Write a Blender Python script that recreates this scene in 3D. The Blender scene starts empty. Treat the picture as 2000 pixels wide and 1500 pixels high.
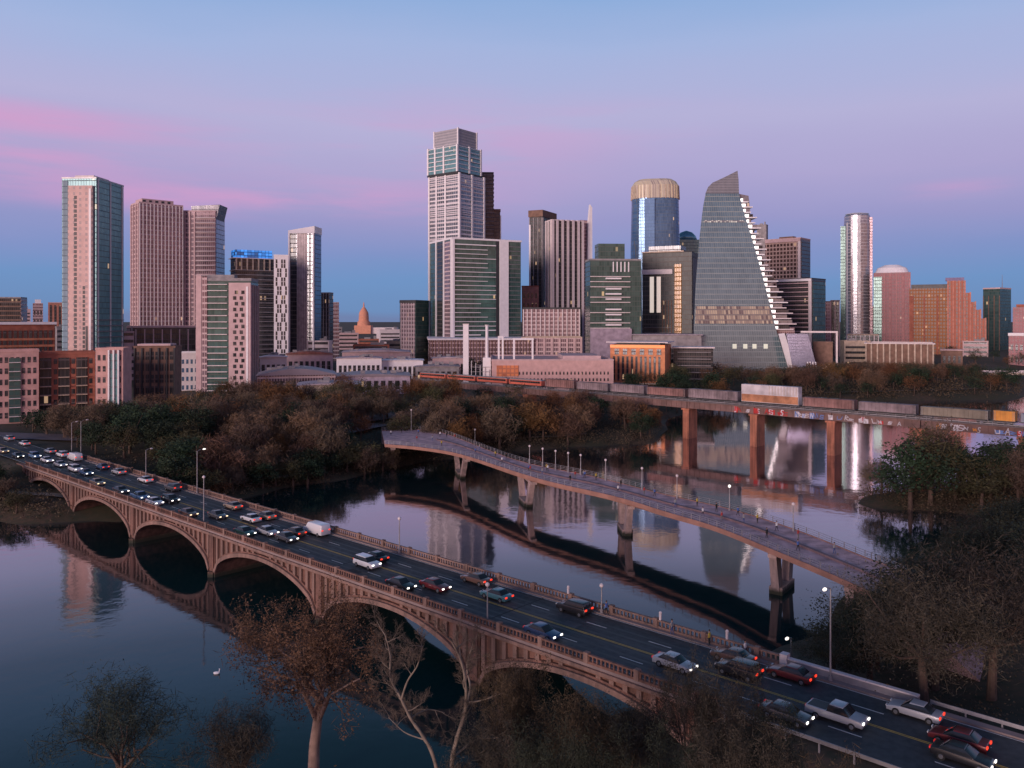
import bpy, bmesh, math, random
import numpy as np
from mathutils import Vector, Matrix, noise as mn
R = math.radians
sc = bpy.context.scene
col = sc.collection
F, H, YH = 1600.0, 45.0, 625.0       # focal length in photo pixels, camera height over the water, horizon row
random.seed(7)

# ------------------------------------------------------------------ helpers
def at(px, py, D): return Vector(((px-1000)/F*D, D, H-(py-YH)/F*D))
def on(px, py, z):
    D = (H-z)*F/(py-YH); return Vector(((px-1000)/F*D, D, z))

class MB:
    def __init__(s): s.v = []; s.f = []; s.m = []; s.mi = 0
    def face(s, *ids): s.f.append(tuple(ids)); s.m.append(s.mi)
    def pts(s, ps):
        b = len(s.v); s.v.extend([tuple(p) for p in ps]); return b
    def box(s, x0, x1, y0, y1, z0, z1):
        b = s.pts([(x0,y0,z0),(x1,y0,z0),(x1,y1,z0),(x0,y1,z0),(x0,y0,z1),(x1,y0,z1),(x1,y1,z1),(x0,y1,z1)])
        for q in ((3,2,1,0),(4,5,6,7),(0,1,5,4),(1,2,6,5),(2,3,7,6),(3,0,4,7)): s.face(*[b+i for i in q])
        return s
    def prism(s, poly, z0, z1, z1b=None):
        n = len(poly); b = s.pts([(p[0],p[1],z0) for p in poly]); t = s.pts([(p[0],p[1],z1) for p in poly])
        s.face(*[b+i for i in range(n)][::-1]); s.face(*[t+i for i in range(n)])
        for i in range(n):
            j = (i+1) % n; s.face(b+i, b+j, t+j, t+i)
        return s
    def yprism(s, poly, y0, y1):          # outline in x,z pushed back in y
        n = len(poly); b = s.pts([(p[0],y0,p[1]) for p in poly]); t = s.pts([(p[0],y1,p[1]) for p in poly])
        s.face(*[b+i for i in range(n)]); s.face(*[t+i for i in range(n)][::-1])
        for i in range(n):
            j = (i+1) % n; s.face(b+j, b+i, t+i, t+j)
        return s
    def bar(s, p, q, hw, hh=None):        # rectangular bar between two points
        hh = hh or hw; p = Vector(p); q = Vector(q); d = (q-p).normalized()
        a = d.cross(Vector((0,0,1)))
        if a.length < .05: a = Vector((1,0,0))
        a.normalize(); u = a.cross(d)
        b = s.pts([p-a*hw-u*hh, p+a*hw-u*hh, p+a*hw+u*hh, p-a*hw+u*hh, q-a*hw-u*hh, q+a*hw-u*hh, q+a*hw+u*hh, q-a*hw+u*hh])
        for k in ((3,2,1,0),(4,5,6,7),(0,1,5,4),(1,2,6,5),(2,3,7,6),(3,0,4,7)): s.face(*[b+i for i in k])
        return s
    def tube(s, p, q, r0, r1, n=6, cap=False):
        p = Vector(p); q = Vector(q); d = q-p
        if d.length < 1e-6: return s
        d.normalize(); a = d.orthogonal().normalized(); u = d.cross(a)
        ring = [(math.cos(6.2832*i/n), math.sin(6.2832*i/n)) for i in range(n)]
        b = s.pts([p+(a*c+u*k)*r0 for c,k in ring]); t = s.pts([q+(a*c+u*k)*r1 for c,k in ring])
        for i in range(n):
            j = (i+1) % n; s.face(b+i, b+j, t+j, t+i)
        if cap:
            s.face(*[b+i for i in range(n)][::-1]); s.face(*[t+i for i in range(n)])
        return s
    def loft(s, rings, n=28, e=1.0, cx=0, cy=0):   # rings (z, rx, ry), superellipse of power e
        bs = []
        for z, rx, ry in rings:
            P = []
            for i in range(n):
                t = 6.28318*i/n; c, k = math.cos(t), math.sin(t)
                P.append((cx+rx*math.copysign(abs(c)**e, c), cy+ry*math.copysign(abs(k)**e, k), z))
            bs.append(s.pts(P))
        for a, b in zip(bs, bs[1:]):
            for i in range(n):
                j = (i+1) % n; s.face(a+i, a+j, b+j, b+i)
        s.face(*[bs[0]+i for i in range(n)][::-1]); s.face(*[bs[-1]+i for i in range(n)])
        return s
    def mesh(s, name, mats):
        me = bpy.data.meshes.new(name); me.from_pydata(s.v, [], s.f)
        for m in (mats if isinstance(mats, (list, tuple)) else [mats]): me.materials.append(m)
        if any(s.m): me.polygons.foreach_set('material_index', s.m)
        me.update(); return me
    def build(s, name, mats, parent=None, smooth=False):
        me = s.mesh(name, mats)
        if smooth: me.polygons.foreach_set('use_smooth', [True]*len(me.polygons))
        o = bpy.data.objects.new(name, me); col.objects.link(o)
        if parent: o.parent = parent
        return o

def tag(o, label=None, cat=None, group=None, kind=None):
    if label: o['label'] = label
    if cat: o['category'] = cat
    if group: o['group'] = group
    if kind: o['kind'] = kind
    return o
def empty(name, loc, rz=0, label=None, cat=None, group=None):
    o = bpy.data.objects.new(name, None); col.objects.link(o); o.location = loc; o.rotation_euler = (0,0,rz)
    o.empty_display_size = 1
    return tag(o, label, cat, group)
def copy_tree(o, parent=None):
    c = o.copy(); col.objects.link(c); c.parent = parent
    for ch in list(o.children): copy_tree(ch, c)
    return c

# ------------------------------------------------------------------ materials
def S(r, g, b):      # display colour to linear
    f = lambda c: (c/255/12.92 if c <= 10 else ((c/255+.055)/1.055)**2.4)
    return (f(r), f(g), f(b), 1)
def newmat(name):
    m = bpy.data.materials.new(name); m.use_nodes = True
    nt = m.node_tree; return m, nt, nt.nodes['Principled BSDF']
def link(nt, a, b): nt.links.new(a, b)
def math_n(nt, op, a, b=None, c=None):
    n = nt.nodes.new('ShaderNodeMath'); n.operation = op
    for i, x in enumerate((a, b, c)):
        if x is None: continue
        if isinstance(x, (int, float)): n.inputs[i].default_value = x
        else: nt.links.new(x, n.inputs[i])
    return n.outputs[0]
def mix_n(nt, fac, a, b):
    n = nt.nodes.new('ShaderNodeMix'); n.data_type = 'RGBA'
    for s, x in ((n.inputs[0], fac), (n.inputs[6], a), (n.inputs[7], b)):
        if hasattr(x, 'is_linked') or isinstance(x, bpy.types.NodeSocket): nt.links.new(x, s)
        else: s.default_value = x
    return n.outputs[2]
def c4(c): return tuple(c)+(1,) if len(c) == 3 else tuple(c)
def sc_c(c, k): return (min(c[0]*k,1), min(c[1]*k,1), min(c[2]*k,1), 1)
_pl = {}
def plain(name, c, rough=.8, metal=0, var=.25, scale=.4, bump=0, rnd=0, bscale=3.0):
    if name in _pl: return _pl[name]
    m, nt, b = newmat(name); c = c4(c)
    tc = nt.nodes.new('ShaderNodeTexCoord'); nz = nt.nodes.new('ShaderNodeTexNoise')
    nz.inputs['Scale'].default_value = scale; nz.inputs['Detail'].default_value = 5
    link(nt, tc.outputs['Object'], nz.inputs['Vector'])
    rp = nt.nodes.new('ShaderNodeMapRange'); rp.inputs[1].default_value = .3; rp.inputs[2].default_value = .7
    link(nt, nz.outputs[0], rp.inputs[0])
    o = mix_n(nt, rp.outputs[0], sc_c(c, 1-var), sc_c(c, 1+var))
    if rnd:
        oi = nt.nodes.new('ShaderNodeObjectInfo'); hs = nt.nodes.new('ShaderNodeHueSaturation')
        link(nt, math_n(nt, 'MULTIPLY_ADD', oi.outputs['Random'], rnd, 1-rnd/2), hs.inputs['Value'])
        link(nt, math_n(nt, 'MULTIPLY_ADD', oi.outputs['Random'], .06*rnd, .5-.03*rnd), hs.inputs['Hue'])
        link(nt, o, hs.inputs['Color']); o = hs.outputs[0]
    link(nt, o, b.inputs['Base Color'])
    b.inputs['Roughness'].default_value = rough; b.inputs['Metallic'].default_value = metal
    if bump:
        n2 = nt.nodes.new('ShaderNodeTexNoise'); n2.inputs['Scale'].default_value = bscale; link(nt, tc.outputs['Object'], n2.inputs['Vector'])
        bp = nt.nodes.new('ShaderNodeBump'); bp.inputs['Strength'].default_value = bump
        link(nt, n2.outputs[0], bp.inputs['Height']); link(nt, bp.outputs[0], b.inputs['Normal'])
    _pl[name] = m; return m
def emit(name, c, strength, sample=False):
    m, nt, b = newmat(name); b.inputs['Base Color'].default_value = c4(c)
    b.inputs['Emission Color'].default_value = c4(c); b.inputs['Emission Strength'].default_value = strength
    if not sample: m.cycles.emission_sampling = 'NONE'
    return m
def grid(name, wall, ga, gb, cw=1.6, fh=3.3, fx=.15, fz=.2, lit=.0, litc=(1,.6,.3), ls=1.0, metal=.5, rough=.18, wrough=.75, seed=0, litz=None):
    """glazing in cells: frames of colour wall, panes between ga and gb, a share of panes lit"""
    m, nt, b = newmat(name)
    tc = nt.nodes.new('ShaderNodeTexCoord'); sp = nt.nodes.new('ShaderNodeSeparateXYZ'); link(nt, tc.outputs['Object'], sp.inputs[0])
    u = math_n(nt, 'DIVIDE', math_n(nt, 'ADD', math_n(nt, 'ADD', sp.outputs[0], sp.outputs[1]), 500.13+seed), cw)
    v = math_n(nt, 'DIVIDE', math_n(nt, 'ADD', sp.outputs[2], .07), fh)
    iu, iv = math_n(nt, 'FLOOR', u), math_n(nt, 'FLOOR', v); fu, fv = math_n(nt, 'FRACT', u), math_n(nt, 'FRACT', v)
    cv = nt.nodes.new('ShaderNodeCombineXYZ'); link(nt, iu, cv.inputs[0]); link(nt, iv, cv.inputs[1])
    wn = nt.nodes.new('ShaderNodeTexWhiteNoise'); wn.noise_dimensions = '2D'; link(nt, cv.outputs[0], wn.inputs['Vector'])
    big = nt.nodes.new('ShaderNodeTexNoise'); big.inputs['Scale'].default_value = .045; big.inputs['Detail'].default_value = 3
    link(nt, tc.outputs['Object'], big.inputs['Vector'])
    t = math_n(nt, 'ADD', math_n(nt, 'MULTIPLY', wn.outputs['Value'], .55), math_n(nt, 'MULTIPLY_ADD', big.outputs[0], 1.6, -.6))
    tcl = nt.nodes.new('ShaderNodeClamp'); link(nt, t, tcl.inputs[0])
    g = mix_n(nt, tcl.outputs[0], c4(ga), c4(gb))
    mask = math_n(nt, 'MULTIPLY', math_n(nt, 'GREATER_THAN', fu, fx), math_n(nt, 'GREATER_THAN', fv, fz))
    nzw = nt.nodes.new('ShaderNodeTexNoise'); nzw.inputs['Scale'].default_value = .25; nzw.inputs['Detail'].default_value = 5
    link(nt, tc.outputs['Object'], nzw.inputs['Vector'])
    w = mix_n(nt, nzw.outputs[0], sc_c(wall, .72), sc_c(wall, 1.25))
    link(nt, mix_n(nt, mask, w, g), b.inputs['Base Color'])
    link(nt, math_n(nt, 'MULTIPLY', mask, metal), b.inputs['Metallic'])
    link(nt, math_n(nt, 'ADD', math_n(nt, 'MULTIPLY', mask, rough-wrough), wrough), b.inputs['Roughness'])
    if lit:
        w2 = nt.nodes.new('ShaderNodeTexWhiteNoise'); w2.noise_dimensions = '3D'
        cz = nt.nodes.new('ShaderNodeCombineXYZ'); link(nt, iu, cz.inputs[0]); link(nt, iv, cz.inputs[1]); cz.inputs[2].default_value = 3.7
        link(nt, cz.outputs[0], w2.inputs['Vector'])
        e = math_n(nt, 'MULTIPLY', mask, math_n(nt, 'GREATER_THAN', w2.outputs['Value'], 1-lit))
        if litz:
            zz = math_n(nt, 'MULTIPLY', math_n(nt, 'GREATER_THAN', sp.outputs[2], litz[0]), math_n(nt, 'LESS_THAN', sp.outputs[2], litz[1]))
            e = math_n(nt, 'MULTIPLY', e, zz)
        link(nt, math_n(nt, 'MULTIPLY', e, math_n(nt, 'MULTIPLY_ADD', wn.outputs['Value'], ls, ls*.4)), b.inputs['Emission Strength'])
        b.inputs['Emission Color'].default_value = c4(litc)
        m.cycles.emission_sampling = 'NONE'
    return m

# setting materials
def streaky(name, c, var=.45, rough=.85, tide=None):
    m, nt, b = newmat(name); c = c4(c); tc = nt.nodes.new('ShaderNodeTexCoord'); outs = []
    for scl, loc_, sc2 in (((1,1,.10),0,1.3), ((1,1,1),7,.16), ((.6,.6,.8),3,3.0)):
        mp = nt.nodes.new('ShaderNodeMapping'); mp.inputs['Scale'].default_value = scl; mp.inputs['Location'].default_value = (loc_,)*3; link(nt, tc.outputs['Object'], mp.inputs[0])
        nz = nt.nodes.new('ShaderNodeTexNoise'); nz.inputs['Scale'].default_value = sc2; nz.inputs['Detail'].default_value = 6; link(nt, mp.outputs[0], nz.inputs['Vector']); outs.append(nz.outputs[0])
    t = math_n(nt, 'ADD', math_n(nt, 'MULTIPLY', outs[0], .45), math_n(nt, 'MULTIPLY_ADD', outs[1], .4, math_n(nt, 'MULTIPLY', outs[2], .15)))
    r = nt.nodes.new('ShaderNodeMapRange'); r.inputs[1].default_value = .38; r.inputs[2].default_value = .62; link(nt, t, r.inputs[0])
    cc = mix_n(nt, r.outputs[0], (c[0]*(1-var), c[1]*(1-var*.9), c[2]*(1-var*.85), 1), sc_c(c, 1+var*.6))
    if tide is not None:
        sp = nt.nodes.new('ShaderNodeSeparateXYZ'); link(nt, tc.outputs['Object'], sp.inputs[0]); tm_ = nt.nodes.new('ShaderNodeMapRange'); tm_.inputs[1].default_value = tide+.7; tm_.inputs[2].default_value = tide-.1
        link(nt, math_n(nt, 'ADD', sp.outputs[2], math_n(nt, 'MULTIPLY', outs[2], .5)), tm_.inputs[0]); cc = mix_n(nt, tm_.outputs[0], cc, (.035,.036,.024,1))
    link(nt, cc, b.inputs['Base Color']); b.inputs['Roughness'].default_value = rough
    bp = nt.nodes.new('ShaderNodeBump'); bp.inputs['Strength'].default_value = .25; link(nt, outs[2], bp.inputs['Height']); link(nt, bp.outputs[0], b.inputs['Normal']); return m
PINK = plain('pink_concrete', (.54,.385,.385), .8, var=.12)
PALE = plain('pale_concrete', (.68,.60,.60), .75, var=.1)
WHITE = plain('white_panel', (.78,.75,.77), .6, var=.06)
GREYC = plain('grey_concrete', (.27,.25,.26), .85)
DARK = plain('dark_metal', (.05,.05,.055), .5, .3)
BRICK = plain('red_brick', (.30,.10,.065), .85)
BROWN = plain('brown_stone', (.20,.12,.09), .85)
BEIGE = plain('beige_stone', (.48,.38,.30), .8)
ROOFM = plain('roof_gravel', (.30,.27,.27), .95, scale=.15)
STEEL = plain('galvanised_steel', (.32,.31,.33), .5, .5)
ORANGE = plain('floodlit_orange', (.62,.25,.12), .8)  # hall wall with its orange floodlighting put into the colour; bird bill shares it
TEALG = grid('teal_glass', (.10,.14,.15), (.20,.40,.42), (.09,.24,.27), 1.6, 3.3, .1, .14, .004, ls=.5, metal=.3)
BLUEG = grid('blue_glass', (.10,.13,.17), (.12,.23,.38), (.05,.12,.22), 1.6, 3.4, .1, .12, .003, ls=.5, metal=.4)
GREENG = grid('green_glass', (.07,.09,.08), (.10,.19,.18), (.03,.075,.07), 1.8, 3.5, .12, .15, .006, ls=.5, metal=.35)
GREYG = grid('grey_glass', (.20,.19,.20), (.40,.42,.46), (.18,.20,.23), 1.5, 3.3, .12, .15, .004, ls=.5, metal=.6)
DARKG = grid('dark_glass', (.10,.08,.08), (.09,.10,.11), (.02,.024,.028), 1.4, 3.3, .12, .18, .010, (1,.62,.38), .45, metal=.5)
PINKG = grid('rosy_glass', (.56,.42,.42), (.32,.24,.28), (.12,.08,.10), 1.3, 3.2, .18, .3, .006, (1,.6,.4), .4, metal=.5)

# ------------------------------------------------------------------ world: dusk sky
def build_world():
    w = bpy.data.worlds.new('World'); sc.world = w; w.use_nodes = True
    nt = w.node_tree; nt.nodes.clear()
    out = nt.nodes.new('ShaderNodeOutputWorld'); bg = nt.nodes.new('ShaderNodeBackground'); link(nt, bg.outputs[0], out.inputs[0])
    tc = nt.nodes.new('ShaderNodeTexCoord'); sp = nt.nodes.new('ShaderNodeSeparateXYZ'); link(nt, tc.outputs['Generated'], sp.inputs[0])
    x, y, z = sp.outputs
    # soft large-scale unevenness moves the bands a little
    wob = nt.nodes.new('ShaderNodeTexNoise'); wob.inputs['Scale'].default_value = 1.6; wob.inputs['Detail'].default_value = 4
    mp = nt.nodes.new('ShaderNodeMapping'); mp.inputs['Scale'].default_value = (1,1,4); link(nt, tc.outputs['Generated'], mp.inputs[0]); link(nt, mp.outputs[0], wob.inputs['Vector'])
    zz = math_n(nt, 'ADD', z, math_n(nt, 'MULTIPLY_ADD', wob.outputs[0], .09, -.045))
    def ramp(stops, src):
        r = nt.nodes.new('ShaderNodeValToRGB'); e = r.color_ramp.elements; r.color_ramp.interpolation = 'LINEAR'
        while len(e) < len(stops): e.new(.5)
        for k, (p, c) in zip(e, stops): k.position = p; k.color = c
        link(nt, src, r.inputs[0]); return r.outputs[0]
    front = ramp([(0, S(112,130,172)), (.012, S(110,142,188)), (.05, S(112,148,197)), (.085, S(130,148,199)), (.13, S(154,153,201)), (.18, S(173,165,208)), (.24, S(181,178,216)),
                  (.315, S(164,181,222)), (.38, S(132,171,219)), (.46, S(84,126,160)), (.6, S(52,88,116)), (1, S(40,66,104))], zz)
    back = ramp([(0, S(236,150,110)), (.06, S(240,160,130)), (.14, S(228,160,160)), (.26, S(176,150,184)), (.45, S(120,138,188)), (1, S(48,76,130))], z)
    fb = nt.nodes.new('ShaderNodeMapRange'); fb.inputs[1].default_value = .25; fb.inputs[2].default_value = -.65; fb.interpolation_type = 'SMOOTHSTEP'
    link(nt, y, fb.inputs[0])
    base = mix_n(nt, fb.outputs[0], front, back)
    # thin rosy cloud streaks
    m2 = nt.nodes.new('ShaderNodeMapping'); m2.inputs['Scale'].default_value = (2.6,2.6,22); m2.inputs['Location'].default_value = (3.1,.4,.6)
    link(nt, tc.outputs['Generated'], m2.inputs[0])
    cn = nt.nodes.new('ShaderNodeTexNoise'); cn.inputs['Scale'].default_value = 1.35; cn.inputs['Detail'].default_value = 7; cn.inputs['Roughness'].default_value = .52
    link(nt, m2.outputs[0], cn.inputs['Vector'])
    cr = nt.nodes.new('ShaderNodeMapRange'); cr.inputs[1].default_value = .36; cr.inputs[2].default_value = .62; cr.interpolation_type = 'SMOOTHSTEP'; link(nt, cn.outputs[0], cr.inputs[0])
    def lobe(v, c, hw):      # bell between c-hw and c+hw
        d = math_n(nt, 'DIVIDE', math_n(nt, 'ABSOLUTE', math_n(nt, 'SUBTRACT', v, c)), hw)
        k = nt.nodes.new('ShaderNodeMapRange'); k.inputs[1].default_value = 1; k.inputs[2].default_value = 0; k.interpolation_type = 'SMOOTHSTEP'; link(nt, d, k.inputs[0]); return k.outputs[0]
    L = None
    for cx, hx, cz, hz, amp in ((-.58,.30,.172,.036,.85), (-.49,.22,.209,.024,.8), (-.12,.32,.20,.10,.38), (-.34,.42,.138,.028,.75), (.47,.07,.138,.016,.5), (.08,.25,.225,.05,.2)):
        t = math_n(nt, 'MULTIPLY', math_n(nt, 'MULTIPLY', lobe(x, cx, hx), lobe(z, cz, hz)), amp)
        L = t if L is None else math_n(nt, 'ADD', L, t)
    f = math_n(nt, 'MULTIPLY', L, math_n(nt, 'MULTIPLY_ADD', cr.outputs[0], .95, .05))
    cl = nt.nodes.new('ShaderNodeClamp'); cl.inputs[2].default_value = .85; link(nt, f, cl.inputs[0])
    fin = mix_n(nt, cl.outputs[0], base, S(214,158,203))
    gr = nt.nodes.new('ShaderNodeMix'); gr.data_type = 'RGBA'
    gm = nt.nodes.new('ShaderNodeMapRange'); gm.inputs[1].default_value = -.004; gm.inputs[2].default_value = -.03; link(nt, z, gm.inputs[0])
    fin = mix_n(nt, gm.outputs[0], fin, (.03,.03,.035,1))
    link(nt, fin, bg.inputs[0]); bg.inputs[1].default_value = 1.0
build_world()
sun = bpy.data.lights.new('sun', 'SUN'); sun.energy = 3.0; sun.angle = R(24); sun.color = (1,.76,.71)
so = bpy.data.objects.new('sun', sun); col.objects.link(so); so['kind'] = 'structure'
so.rotation_euler = Vector((.55,.80,-.11)).to_track_quat('-Z','Y').to_euler()

# ------------------------------------------------------------------ camera
cam = bpy.data.cameras.new('camera'); co = bpy.data.objects.new('camera', cam); col.objects.link(co)
cam.sensor_width = 36; cam.lens = 36*F/2000; cam.shift_y = -(750-YH)/2000
co.location = (0,0,H); co.rotation_euler = (R(90),0,0); cam.clip_end = 30000; cam.clip_start = .5
sc.camera = co
sc.view_settings.view_transform = 'Standard'; sc.view_settings.look = 'None'; sc.view_settings.exposure = 0; sc.view_settings.gamma = 1

# ------------------------------------------------------------------ terrain and water
NSH = [(-2500,520),(-900,270),(-400,232),(-200,203),(-150,192),(-110,182),(-88,182),(-74,200),(-60,220),(-44,236),(-36,247),(-26,262),(0,280),(30,294),(50,297),(60,325),(72,375),(105,425),(160,448),(220,455),(290,468),(330,520),(420,640),(700,900),(2500,2300)]
SSH = [(2500,2000),(800,760),(500,520),(330,380),(230,280),(160,238),(110,216),(90,208),(85,200),(92,194),(112,188),(114,178),(98,168),(86,160),(72,149),(56,134),(38,112),(26,101),(12,92),(-2,82),(-25,79),(-60,75),(-200,58),(-900,20),(-2500,-150)]
POLY = np.array(NSH+SSH, float)
UX, UY = .739, -.674; NX, NY = .674, .739            # along and across the road bridge
N0, N1 = 70.8, 85.0; NM = (N0+N1)/2
PITCH = 32.5; PIERS = [-233.3+PITCH*i for i in range(7)]   # pier stations along the bridge
ROADZ = 7.75
def BP(s, n, z=0): return Vector((NX*n+UX*s, NY*n+UY*s, z))
def sdist(x, y):
    x = np.asarray(x, float); y = np.asarray(y, float)
    d2 = np.full(x.shape, 1e18); ins = np.zeros(x.shape, bool); n = len(POLY)
    for i in range(n):
        ax, ay = POLY[i]; bx, by = POLY[(i+1) % n]; ex, ey = bx-ax, by-ay
        t = np.clip(((x-ax)*ex+(y-ay)*ey)/(ex*ex+ey*ey), 0, 1)
        d2 = np.minimum(d2, (x-ax-t*ex)**2+(y-ay-t*ey)**2)
        c = ((ay > y) != (by > y)) & (x < ex*(y-ay)/(ey if ey else 1e-9)+ax); ins ^= c
    d = np.sqrt(d2); return np.where(ins, -d, d)
def gz(x, y):
    x = np.asarray(x, float); y = np.asarray(y, float)
    d = sdist(x, y) + 1.6*np.sin(x*.23+1.3*np.sin(y*.11)) * np.exp(-np.abs(y-180)/500)
    z = np.where(d < 0, np.maximum(d*.3, -3), np.minimum(d*.33, 1.6+d*.12))
    z = np.where(d > 0, np.minimum(z, 7.0), z)
    z = z + np.where(d > 4, .35*np.sin(x*.09)*np.sin(y*.07+1), 0)
    z = z + np.clip((y-430)*.012, 0, 16)*(d > 0)
    # the banks carry the road approaches
    s = UX*x+UY*y; n = NX*x+NY*y
    k = np.clip(1-(np.abs(n-NM)-9)/7, 0, 1)
    e = np.maximum(np.clip((s+41)/3, 0, 1), np.clip((-230-s)/6, 0, 1)*(s > -520))
    k = k*e
    return z*(1-k)+(ROADZ-.35)*k
def axis(pts):
    out = []
    for a, b, st in pts: out += list(np.arange(a, b, st))
    return np.array(out+[pts[-1][1]])
xs = axis([(-9000,-1500,1500),(-1500,-400,100),(-400,-170,12),(-170,200,3),(200,420,8),(420,1500,90),(1500,9000,1500)])
ys = axis([(-400,0,50),(0,330,3),(330,620,8),(620,2000,115),(2000,9000,1400)])
GX, GY = np.meshgrid(xs, ys); GZ = gz(GX, GY)
nv = len(xs)
verts = np.stack([GX.ravel(), GY.ravel(), GZ.ravel()], 1)
faces = [(j*nv+i, j*nv+i+1, (j+1)*nv+i+1, (j+1)*nv+i) for j in range(len(ys)-1) for i in range(nv-1)]
me = bpy.data.meshes.new('ground'); me.from_pydata(verts.tolist(), [], faces)
me.polygons.foreach_set('use_smooth', [True]*len(faces))
m, nt, b = newmat('ground_earth')
tc = nt.nodes.new('ShaderNodeTexCoord'); n1 = nt.nodes.new('ShaderNodeTexNoise'); n1.inputs['Scale'].default_value = .05; n1.inputs['Detail'].default_value = 8
n2 = nt.nodes.new('ShaderNodeTexNoise'); n2.inputs['Scale'].default_value = .9; n2.inputs['Detail'].default_value = 6
for n in (n1, n2): link(nt, tc.outputs['Object'], n.inputs['Vector'])
r = nt.nodes.new('ShaderNodeMapRange'); r.inputs[1].default_value = .38; r.inputs[2].default_value = .6; link(nt, n1.outputs[0], r.inputs[0])
a_ = mix_n(nt, r.outputs[0], (.050,.042,.022,1), (.105,.062,.040,1))
r2 = nt.nodes.new('ShaderNodeMapRange'); r2.inputs[1].default_value = .35; r2.inputs[2].default_value = .7; link(nt, n2.outputs[0], r2.inputs[0])
link(nt, mix_n(nt, r2.outputs[0], a_, (.035,.04,.02,1)), b.inputs['Base Color']); b.inputs['Roughness'].default_value = .95
bp = nt.nodes.new('ShaderNodeBump'); bp.inputs['Strength'].default_value = .6; link(nt, n2.outputs[0], bp.inputs['Height']); link(nt, bp.outputs[0], b.inputs['Normal'])
me.materials.append(m); g = bpy.data.objects.new('ground', me); col.objects.link(g); g['kind'] = 'structure'

m, nt, b = newmat('river_water')
b.inputs['Base Color'].default_value = (.008,.022,.024,1); b.inputs['Roughness'].default_value = .035; b.inputs['IOR'].default_value = 1.62
tc = nt.nodes.new('ShaderNodeTexCoord'); n1 = nt.nodes.new('ShaderNodeTexNoise'); n1.inputs['Scale'].default_value = .35; n1.inputs['Detail'].default_value = 6
n3 = nt.nodes.new('ShaderNodeTexNoise'); n3.inputs['Scale'].default_value = .02; n3.inputs['Detail'].default_value = 3
for n in (n1, n3): link(nt, tc.outputs['Object'], n.inputs['Vector'])
bp = nt.nodes.new('ShaderNodeBump'); bp.inputs['Distance'].default_value = .05
r3 = nt.nodes.new('ShaderNodeMapRange'); r3.inputs[1].default_value = .4; r3.inputs[2].default_value = .65; r3.inputs[3].default_value = .10; r3.inputs[4].default_value = .75; link(nt, n3.outputs[0], r3.inputs[0])
link(nt, r3.outputs[0], bp.inputs['Strength']); link(nt, n1.outputs[0], bp.inputs['Height']); link(nt, bp.outputs[0], b.inputs['Normal'])
for l in list(b.inputs['Normal'].links): pass
df = nt.nodes.new('ShaderNodeBsdfDiffuse'); df.inputs[0].default_value = (.004,.028,.029,1)
gl = nt.nodes.new('ShaderNodeBsdfGlossy'); gl.inputs['Roughness'].default_value = .05; gl.inputs['Color'].default_value = (1,.92,.97,1)
lw = nt.nodes.new('ShaderNodeLayerWeight'); lw.inputs[0].default_value = .5
for n_ in (df, gl): link(nt, bp.outputs[0], n_.inputs['Normal'])
cr_ = nt.nodes.new('ShaderNodeValToRGB'); e_ = cr_.color_ramp.elements
stops = ((0,.03),(.5,.055),(.58,.085),(.66,.145),(.71,.26),(.745,.42),(.80,.56),(1,.95))
while len(e_) < len(stops): e_.new(.5)
for k_, (p_, v_) in zip(e_, stops): k_.position = p_; k_.color = (v_,v_,v_,1)
link(nt, lw.outputs['Facing'], cr_.inputs[0]); mx = nt.nodes.new('ShaderNodeMixShader'); link(nt, cr_.outputs[0], mx.inputs[0]); link(nt, df.outputs[0], mx.inputs[1]); link(nt, gl.outputs[0], mx.inputs[2])
link(nt, mx.outputs[0], nt.nodes['Material Output'].inputs[0]); nt.nodes.remove(b)
wb = MB(); wb.face(*[wb.pts([(-9000,-400,0),(9000,-400,0),(9000,9000,0),(-9000,9000,0)])+i for i in range(4)])
wo = wb.build('water', m); wo['kind'] = 'structure'
# the far terrain beyond the river stays above the water sheet because banks rise to 7 m

# ------------------------------------------------------------------ roads on land
ASPH = streaky('asphalt', (.056,.060,.064), .45, .8)
WALK = plain('pavement_concrete', (.26,.20,.19), .9, var=.15)
PAINT = plain('road_paint', (.60,.58,.55), .7, var=.2, scale=2)
YPAINT = plain('yellow_paint', (.50,.33,.08), .7, var=.2, scale=2)
LANES = [73.6, 76.5, 79.4, 82.3]
def ribbon(name, p0, p1, hw, z, mat, seg=1):
    mb = MB(); p0 = Vector(p0); p1 = Vector(p1); d = (p1-p0).normalized(); a = Vector((-d.y, d.x))
    n = max(1, int((p1-p0).length/seg)); prev = None
    for i in range(n+1):
        c = p0.lerp(p1, i/n); q = mb.pts([(c.x+a.x*hw, c.y+a.y*hw, z), (c.x-a.x*hw, c.y-a.y*hw, z)])
        if prev is not None: mb.face(prev, prev+1, q+1, q)
        prev = q
    o = mb.build(name, mat); o['kind'] = 'structure'; return o
e0 = BP(-520, NM).xy; e1 = BP(PIERS[0], NM).xy
ribbon('road', e0, e1, 6, ROADZ, ASPH, 20)
s0 = BP(PIERS[-1], NM).xy; s1 = BP(90, NM).xy
ribbon('road', s0, s1, 6, ROADZ, ASPH, 20)
for a, b_ in (((-300,292),(-125,258)), ((-125,258),(-60,300)), ((-60,300),(20,440))):   # riverside street behind the trees
    ribbon('street', a, b_, 6, 7.62, plain('street_asphalt', (.16,.13,.14), .8), 20)
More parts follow.
